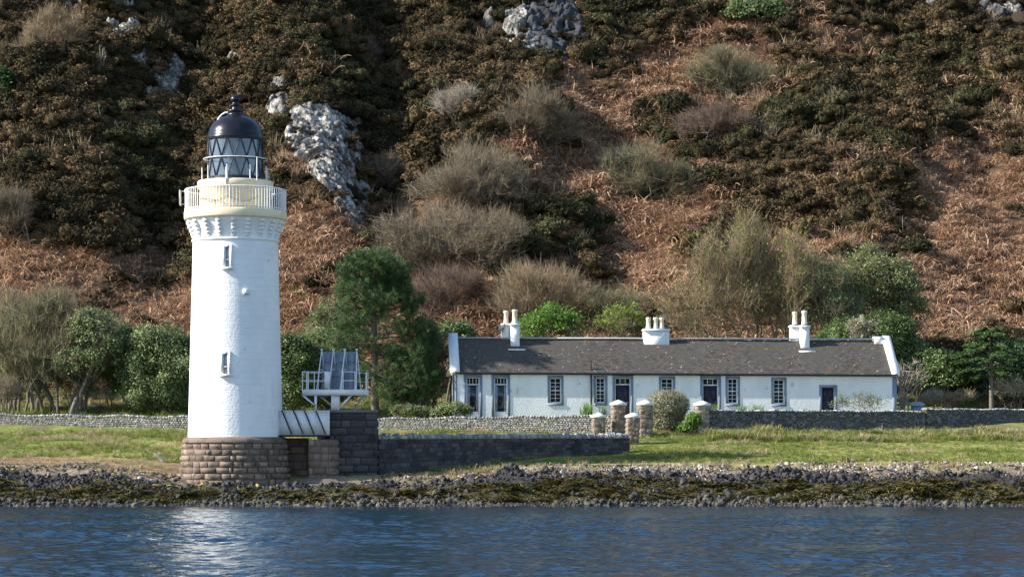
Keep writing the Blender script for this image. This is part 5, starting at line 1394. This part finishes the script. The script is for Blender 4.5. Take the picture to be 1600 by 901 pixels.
plant('bare_shrub', 'tan domed leafless shrub behind the left chimney', 'shrub', ground_at(845, 515), [(845, 458, 72, 50), (800, 485, 40, 40), (895, 485, 45, 38)], seed=41, twig='twig_tan', group=G_B, **{**dome, 'n3': 7000, 'n2': 600, 'upr': .8})
plant('green_bush', 'bright lime green leafy bush just right of the left chimney', 'bush', B_(862, 153), [(862, 512, 30, 24), (835, 520, 22, 16), (892, 520, 22, 16)], kind='buds', leaf='leaf_bright', nleaf=13000, lsize=.08, lclu=.17, per=9, nlimb=10, n2=160, n3=900, trunk=.05, nstem=6, seed=42, tw=.009, group=G_B)
plant('green_bush', 'hazy yellow green bush right of the lime green one', 'bush', B_(965, 153.5), [(965, 508, 34, 22), (990, 516, 26, 14)], kind='buds', leaf='leaf_yellow', nleaf=6500, lsize=.09, lclu=.15, per=8, nlimb=12, n2=180, n3=1100, trunk=.04, nstem=8, seed=43, tw=.009, group=G_B)
plant('willow_bush', 'tall thin olive leafless bush between the left and middle chimneys', 'bush', ground_at(940, 510), [(935, 480, 40, 32), (985, 480, 42, 30)], kind='buds', leaf='leaf_willow', nleaf=2200, lsize=.06, lclu=.085, per=6, seed=44, twig='twig_olive', group=G_B, nlimb=24, n2=300, n3=2600, trunk=.05, nstem=10, spread=.9, tw=.010, upr=.6)
big = dict(kind='buds', leaf='leaf_yellow', per=4, lsize=.075, lclu=.12, nlimb=36, n2=520, n3=4600, tw=.012, l3=1.0, upr=.3, spread=.8, shell=.15, low=-1, bark='twig_olive', twig='twig_tan')
plant('budding_tree', 'wide leaning tree with thin buds right of the middle chimney', 'tree', B_(1150, 155), [(1095, 450, 60, 56), (1070, 490, 44, 34), (1140, 470, 50, 56), (1125, 400, 46, 46)], nleaf=3200, seed=45, trunk=.09, nstem=4, group=G_B, **big)
plant('budding_tree', 'tallest thin pale stemmed tree behind the cottage roof', 'tree', B_(1195, 156), [(1180, 410, 36, 75), (1200, 460, 44, 60), (1165, 370, 26, 40, .6)], nleaf=2600, seed=46, trunk=.08, nstem=4, group=G_B, **{**big, 'upr': .8})
plant('budding_tree', 'upright budding tree left of the right hand chimney', 'tree', B_(1243, 155), [(1235, 430, 42, 70), (1250, 480, 46, 45)], nleaf=4200, seed=47, trunk=.08, nstem=4, group=G_B, **{**big, 'upr': .6})
plant('budding_tree', 'olive budding tree behind the right hand chimney', 'tree', B_(1295, 155), [(1290, 450, 40, 52), (1300, 495, 44, 36)], nleaf=5200, seed=48, trunk=.08, nstem=4, group=G_B, **{**big, 'leaf': 'leaf_willow', 'twig': 'twig_olive'})
plant('leafy_tree', 'large pale green leafy tree above the right end of the roof', 'tree', B_(1375, 157), [(1355, 430, 38, 36), (1385, 460, 46, 42), (1340, 470, 36, 40), (1410, 490, 28, 30)], kind='buds', leaf='leaf_sage', nleaf=44000, per=14, lsize=.085, lclu=.22, nlimb=16, n2=220, n3=1300, trunk=.14, nstem=3, seed=49, group=G_B)
plant('evergreen_tree', 'dark evergreen tree behind the right gable of the cottage', 'tree', B_(1375, 152.5), [(1340, 520, 46, 24), (1385, 520, 38, 32), (1405, 545, 26, 36), (1310, 530, 30, 22)], nleaf=54000, seed=50, group=G_B, **{**ev, 'leaf': 'leaf_ever'})
plant('silver_bush', 'pale silvery bush peeping over the roof near the right end', 'bush', B_(1342, 150.6), [(1343, 522, 18, 12)], kind='buds', leaf='leaf_silver', nleaf=1800, lsize=.08, lclu=.12, per=8, n2=60, n3=400, trunk=.03, nstem=5, seed=51, twig='twig_pale', group=G_B, tw=.009)
# right of the cottage
plant('willow_bush', 'light green leafy bush close to the right gable', 'bush', B_(1434, 152), [(1434, 555, 20, 22), (1428, 585, 22, 24)], kind='buds', leaf='leaf_willow', nleaf=5200, lsize=.10, lclu=.14, per=8, n2=100, n3=500, trunk=.04, nstem=5, seed=52, group=G_B)
plant('evergreen_bush', 'dark green bush between the cottage and the tiered conifer', 'bush', B_(1470, 151), [(1468, 572, 36, 26), (1480, 592, 34, 26), (1455, 595, 26, 26)], kind='dense', leaf='leaf_ever', nleaf=15000, lsize=.10, lclu=.18, per=12, n2=100, n3=300, trunk=.06, nstem=5, seed=53, group=G_B)
plant('dead_tree', 'pale dead branching shrub beside the right gable', 'tree', B_(1412, 148.5), [(1425, 588, 26, 30), (1410, 600, 16, 30)], kind='bare', twig='twig_pale', bark='twig_pale', nlimb=18, n2=60, n3=120, trunk=.07, nstem=6, spread=.3, seed=54, tw=.018, l3=.5, upr=.8, group=G_B)
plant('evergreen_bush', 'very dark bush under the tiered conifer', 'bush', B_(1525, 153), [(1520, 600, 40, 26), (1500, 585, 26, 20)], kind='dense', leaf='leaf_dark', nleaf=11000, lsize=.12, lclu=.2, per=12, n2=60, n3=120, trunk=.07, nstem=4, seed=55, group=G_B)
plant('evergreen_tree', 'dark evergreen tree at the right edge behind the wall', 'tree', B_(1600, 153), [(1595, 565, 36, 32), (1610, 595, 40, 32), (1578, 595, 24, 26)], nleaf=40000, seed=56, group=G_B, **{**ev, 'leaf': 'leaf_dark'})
plant('dry_bush', 'dry greyish bush over the wall below the tiered conifer', 'bush', B_(1490, 147), [(1490, 626, 34, 12), (1508, 622, 18, 14)], kind='bare', twig='twig_tan', nlimb=16, n2=160, n3=1300, trunk=.02, nstem=12, spread=.6, seed=57, tw=.010, l3=.35, upr=1.2, group=G_B)
plant('dry_bush', 'tan feathery bush over the wall right of the pale boat', 'bush', B_(1458, 147), [(1458, 624, 20, 13)], kind='bare', twig='twig_pale', nlimb=12, n2=120, n3=900, trunk=.02, nstem=10, spread=.4, seed=58, tw=.009, l3=.35, upr=1.2, group=G_B)
plant('dry_bush', 'tangle of pale dead stems at the right edge over the wall', 'bush', B_(1580, 149.5), [(1582, 612, 34, 20)], kind='bare', twig='twig_pale', nlimb=22, n2=130, n3=500, trunk=.03, nstem=10, spread=.7, seed=59, tw=.012, l3=.7, upr=.3, group=G_B)
def tiered():
    rng = np.random.default_rng(600); Y = 149.0; base = B_(1549, Y)
    t = thing('tiered_conifer', base, 'dark green flat topped conifer with tiered spiky branches at the right', 'tree')
    m_ = Y / F; top = P(1546, 512, Y); tk = MB(); bb = base + (0, 0, -.3)
    tp = np.array([bb, P(1549, 600, Y), P(1548, 560, Y), top]); v_, q_ = tubes(tp[None], np.array([[.15, .12, .09, .04]]), 8); tk.add(v_, q_, tint=.7)
    nd = MB()
    for ti, (py, rad, nb) in enumerate(((513, 16, 9), (521, 28, 12), (532, 40, 13), (545, 48, 14), (558, 50, 14), (572, 44, 10), (584, 30, 5))):
        for k in range(nb):
            az = k / nb * 6.283 + rng.uniform(-.25, .25); r = rad * m_ * rng.uniform(.9, 1.3)
            s = np.array((X_at(1547, Y), Y, Z_at(py + 4, Y))); e = s + np.array((math.cos(az) * r, math.sin(az) * r, rng.uniform(-.1, .25) - .006 * rad))
            c_ = (s + e) / 2 + (0, 0, .18); pl = bez(s[None], c_[None], e[None], 9)
            v_, q_ = tubes(pl, np.linspace(.035, .015, 9)[None], 4); tk.add(v_, q_, tint=.2)
            # side fingers, all clad in stiff leaves
            fs = []
            for j in range(3, 9):
                for sg in (-1, 1):
                    dirv = nrm(pl[0, j] - pl[0, j - 1]); sd = np.array((-dirv[1], dirv[0], .15)) * sg
                    fs.append((pl[0, j], pl[0, j] + nrm(dirv * .8 + sd) * rng.uniform(.2, .42)))
            fs.append((pl[0, 6], pl[0, 8] + (pl[0, 8] - pl[0, 7]) * .6)); fs.append((pl[0, 2], pl[0, 6]))
            for a, b in fs:
                n = 26; tt = rng.random((n, 1)); C = a + (b - a) * tt
                v_, q_, t_ = leaf_quads(rng, C + rng.normal(0, .02, C.shape), np.tile((0, 0, 1.), (n, 1)), .06, np.full(n, rng.uniform(.2, .9)), 2.4, .7); nd.add(v_, q_, tint=t_)
    tk.build('trunk', M['bark'], t); nd.build('crown', M['leaf_conifer'], t)
tiered()
# garden plants
plant('clipped_hedge', 'rounded clipped silvery hedge in front of the cottage', 'hedge', B_(1043, 138.2), [(1043, 632, 34, 23), (1042, 650, 29, 24)], kind='dense', twig='twig_olive', leaf='leaf_silver', nleaf=26000, lsize=.04, lclu=.05, per=5, nlimb=30, n2=700, n3=5000, trunk=.03, nstem=16, spread=.45, seed=70, tw=.008, l3=.25, upr=.8, shell=.45, low=-1, aspect=2.5)
plant('garden_bush', 'rounded grey green bush over the wall by the garden doors', 'bush', B_(712, 140.8), [(708, 641, 26, 13), (690, 646, 18, 8)], kind='dense', leaf='leaf_greygreen', nleaf=7000, lsize=.06, lclu=.09, per=8, n2=80, n3=400, trunk=.025, nstem=6, seed=71, tw=.008, l3=.3)
plant('garden_bush', 'low scrubby bush on the wall left of the rounded one', 'bush', B_(645, 141.6), [(640, 643, 26, 10), (662, 645, 18, 8)], kind='dense', leaf='leaf_greygreen', nleaf=3600, lsize=.06, lclu=.1, per=7, n2=80, n3=600, trunk=.02, nstem=7, seed=72, tw=.008, l3=.3, twig='twig_tan')
plant('nettle_patch', 'bright green nettles left of the right gate pillar', 'plant', B_(1080, 136.4), [(1083, 658, 9, 12), (1072, 669, 15, 6)], kind='dense', leaf='leaf_bright', nleaf=3500, lsize=.08, lclu=.1, per=8, n2=40, n3=100, trunk=.015, nstem=8, seed=73, tw=.006, l3=.2)
plant('twiggy_shrub', 'thin olive twigs of a leafless shrub against the right end of the cottage', 'shrub', B_(1340, 140.9), [(1340, 630, 34, 14), (1365, 634, 22, 10), (1312, 634, 16, 10)], kind='buds', twig='twig_olive', leaf='leaf_willow', nleaf=900, per=5, lsize=.05, lclu=.1, nlimb=20, n2=80, n3=420, trunk=.015, nstem=14, spread=1.0, seed=74, tw=.008, l3=.3, upr=1.2)
def spiky(label, px, Y, w_px, n, mat, seed, h=.55, y_extra=0.0):
    V, q, t_ = blades(np.random.default_rng(seed), n, w_px * Y / F * .55, h, .75, .045, 5)
    b = B_(px, Y); V = V + b + (0, 0, y_extra)
    o = mk('leafy_clump', V, q, np.zeros((0, 3), int), M[mat], loc=b, attrs={'tint': t_}); tag(o, label, 'plant', 'leafy clumps behind the garden walls')
spiky('strap leaved green clump over the wall left of the drainpipe', 917, 139.6, 20, 160, 'leaf_bright', 81, 2.0)
spiky('small green clump over the wall below the narrow window', 943, 139.9, 14, 80, 'leaf_willow', 82, 1.75)
spiky('green clump over the wall between the door and the pillar', 1116, 139.6, 16, 140, 'leaf_bright', 83, 2.0)
spiky('green clump over the wall right of the second door', 1160, 140.2, 22, 150, 'leaf_bright', 84, 1.85)
spiky('green clump over the wall left of the last sash window', 1183, 140.4, 22, 170, 'leaf_bright', 85, 1.85)
spiky('grassy tuft growing on the abutment beside the white bridge', 482, 124, 24, 90, 'leaf_willow', 86, .9, .9)

# hill shrubs
def hs_(lab, base, bl, seed, twig='twig_grey', **k):
    g_ = ground_at(*base); wpx = max(b[0] + b[2] for b in bl) - min(b[0] - b[2] for b in bl)
    d = {**dome, 'n3': 4200, 'n2': 420, 'spread': .2 * wpx * g_[1] / F, 'low': -1.0, 'shell': .1, **k}
    d['n3'] = int(d['n3'] * 1.6); d['nlimb'] = d.get('nlimb', 30)
    plant('bare_shrub', lab, 'shrub', ground_at(*base), bl, seed=seed, twig=twig, group=G_H, **d)
hs_('largest grey brown leafless shrub on the slope, the lower dome', (705, 432), [(690, 372, 95, 54), (765, 380, 62, 50), (635, 390, 52, 36)], 101, n3=9000, n2=900, tw=.013)
hs_('grey leafless shrub directly above the largest dome', (745, 330), [(742, 272, 70, 54), (695, 300, 50, 38), (790, 295, 42, 40)], 102, n3=6500, n2=600, tw=.013)
hs_('rounded brown grey leafless shrub below the dark cliff', (835, 228), [(833, 180, 54, 42), (800, 195, 30, 26), (870, 200, 35, 28)], 103, n3=5500, n2=500, tw=.014)
hs_('wide thin leafless shrub in the middle of the slope', (1000, 325), [(990, 265, 62, 42), (1040, 290, 50, 34), (960, 310, 45, 20)], 104, tw=.013, twig='twig_olive')
hs_('leafless grey green shrub high on the slope right of centre', (1140, 155), [(1140, 110, 60, 36), (1180, 125, 36, 26)], 105, tw=.014, twig='twig_olive')
hs_('pinkish brown leafless shrub below the high grey green one', (1115, 232), [(1110, 195, 62, 28), (1150, 205, 40, 22)], 106, tw=.013, twig='twig_brown')
hs_('whitish dead branching shrub left of the rounded brown one', (722, 200), [(722, 165, 42, 30)], 107, twig='twig_pale', n3=900, n2=160, tw=.013, l3=.8)
hs_('tan leafless shrub near the top left corner of the hill', (80, 100), [(85, 58, 48, 44), (40, 85, 30, 25)], 108, twig='twig_tan', tw=.014)
hs_('grey leafless shrub at the left edge half way up', (15, 380), [(12, 335, 40, 40)], 109, tw=.013)
hs_('brown leafless bush right of the tall pale crag top', (562, 112), [(560, 85, 26, 24)], 110, twig='twig_brown', n3=1500, n2=200, tw=.014)
hs_('thin white dead sapling at the upper left', (156, 128), [(156, 95, 7, 26)], 111, twig='twig_pale', n3=40, n2=14, nstem=2, nlimb=6, tw=.018, l3=.5)
hs_('small grey leafless shrub in the gully right of the crag', (602, 310), [(602, 268, 26, 28)], 112, n3=900, n2=140, tw=.013)
hs_('dark grey leafless shrub low in the gully above the lime bush', (905, 470), [(860, 440, 0.1, 0.1, .01), (1265, 395, 34, 26)], 113, n3=900, n2=90, tw=.012) if False else None
plant('evergreen_bush', 'green shrub at the top edge of the hill right of centre', 'bush', ground_at(1185, 45), [(1180, 20, 40, 24)], kind='dense', leaf='leaf_willow', nleaf=5000, lsize=.16, lclu=.3, per=10, n2=120, n3=500, trunk=.05, nstem=5, seed=114, tw=.014, group=G_H)
plant('small_conifer', 'dark green young conifer at the left edge of the hill', 'tree', ground_at(3, 175), [(3, 140, 13, 34), (8, 165, 14, 14)], kind='dense', leaf='leaf_pine', nleaf=5000, lsize=.15, lclu=.2, per=12, n2=40, n3=100, trunk=.06, nstem=1, seed=115, tw=.012, group=G_H)

# ------------------------------------------------------------------ small things
# pale upturned dinghy behind the wall
b0 = B_(1432, 145.2); m = MB(); V = []
L_, W_ = .5, .3; nn_ = 15; mm = 9
zt0 = Z_at(627, 145.2)
for i in range(nn_):
    a = -1 + 2 * i / (nn_ - 1); wv = W_ * (1 - abs(a) ** 2.6) ** .6 + .02; hv = .25 * (1 - .35 * abs(a) ** 2.5)
    for j in range(mm):
        t_ = math.pi * j / (mm - 1)
        V.append((b0[0] + a * L_, b0[1] + a * .1 - math.cos(t_) * wv, zt0 - .25 + hv * math.sin(t_) ** .7))
m.add(V, [(i * mm + j, i * mm + j + 1, (i + 1) * mm + j + 1, (i + 1) * mm + j) for i in range(nn_ - 1) for j in range(mm - 1)])
m.box((b0[0] - .3, b0[1] - .2, b0[2] - .1), (.6, 0, 0), (0, .4, 0), (0, 0, zt0 - .25 - b0[2] + .1))
o = m.build('upturned_dinghy', M['galv'], loc=b0); tag(o, 'small pale grey upturned boat behind the wall right of the cottage', 'boat')
# driftwood on the left beach
g = ground_at(249, 722); rng = np.random.default_rng(9)
m = MB(); a = g + (-.3, 0, .42); b = g + (.25, .1, -.05)
pl = bez(a[None], ((a + b) / 2 + (.05, 0, .06))[None], b[None], 8); v_, q_ = tubes(pl, np.array([[.05, .07, .08, .085, .09, .1, .12, .1]]), 8); m.add(v_ + rng.normal(0, .006, v_.shape), q_, tint=.9)
m.bar(a + (.2, .02, -.12), a + (.34, .0, .05), .035, 6, .015, tint=.9)
o = m.build('driftwood', M['twig_pale'], loc=g); tag(o, 'bleached driftwood log on the beach left of the lighthouse', 'driftwood')
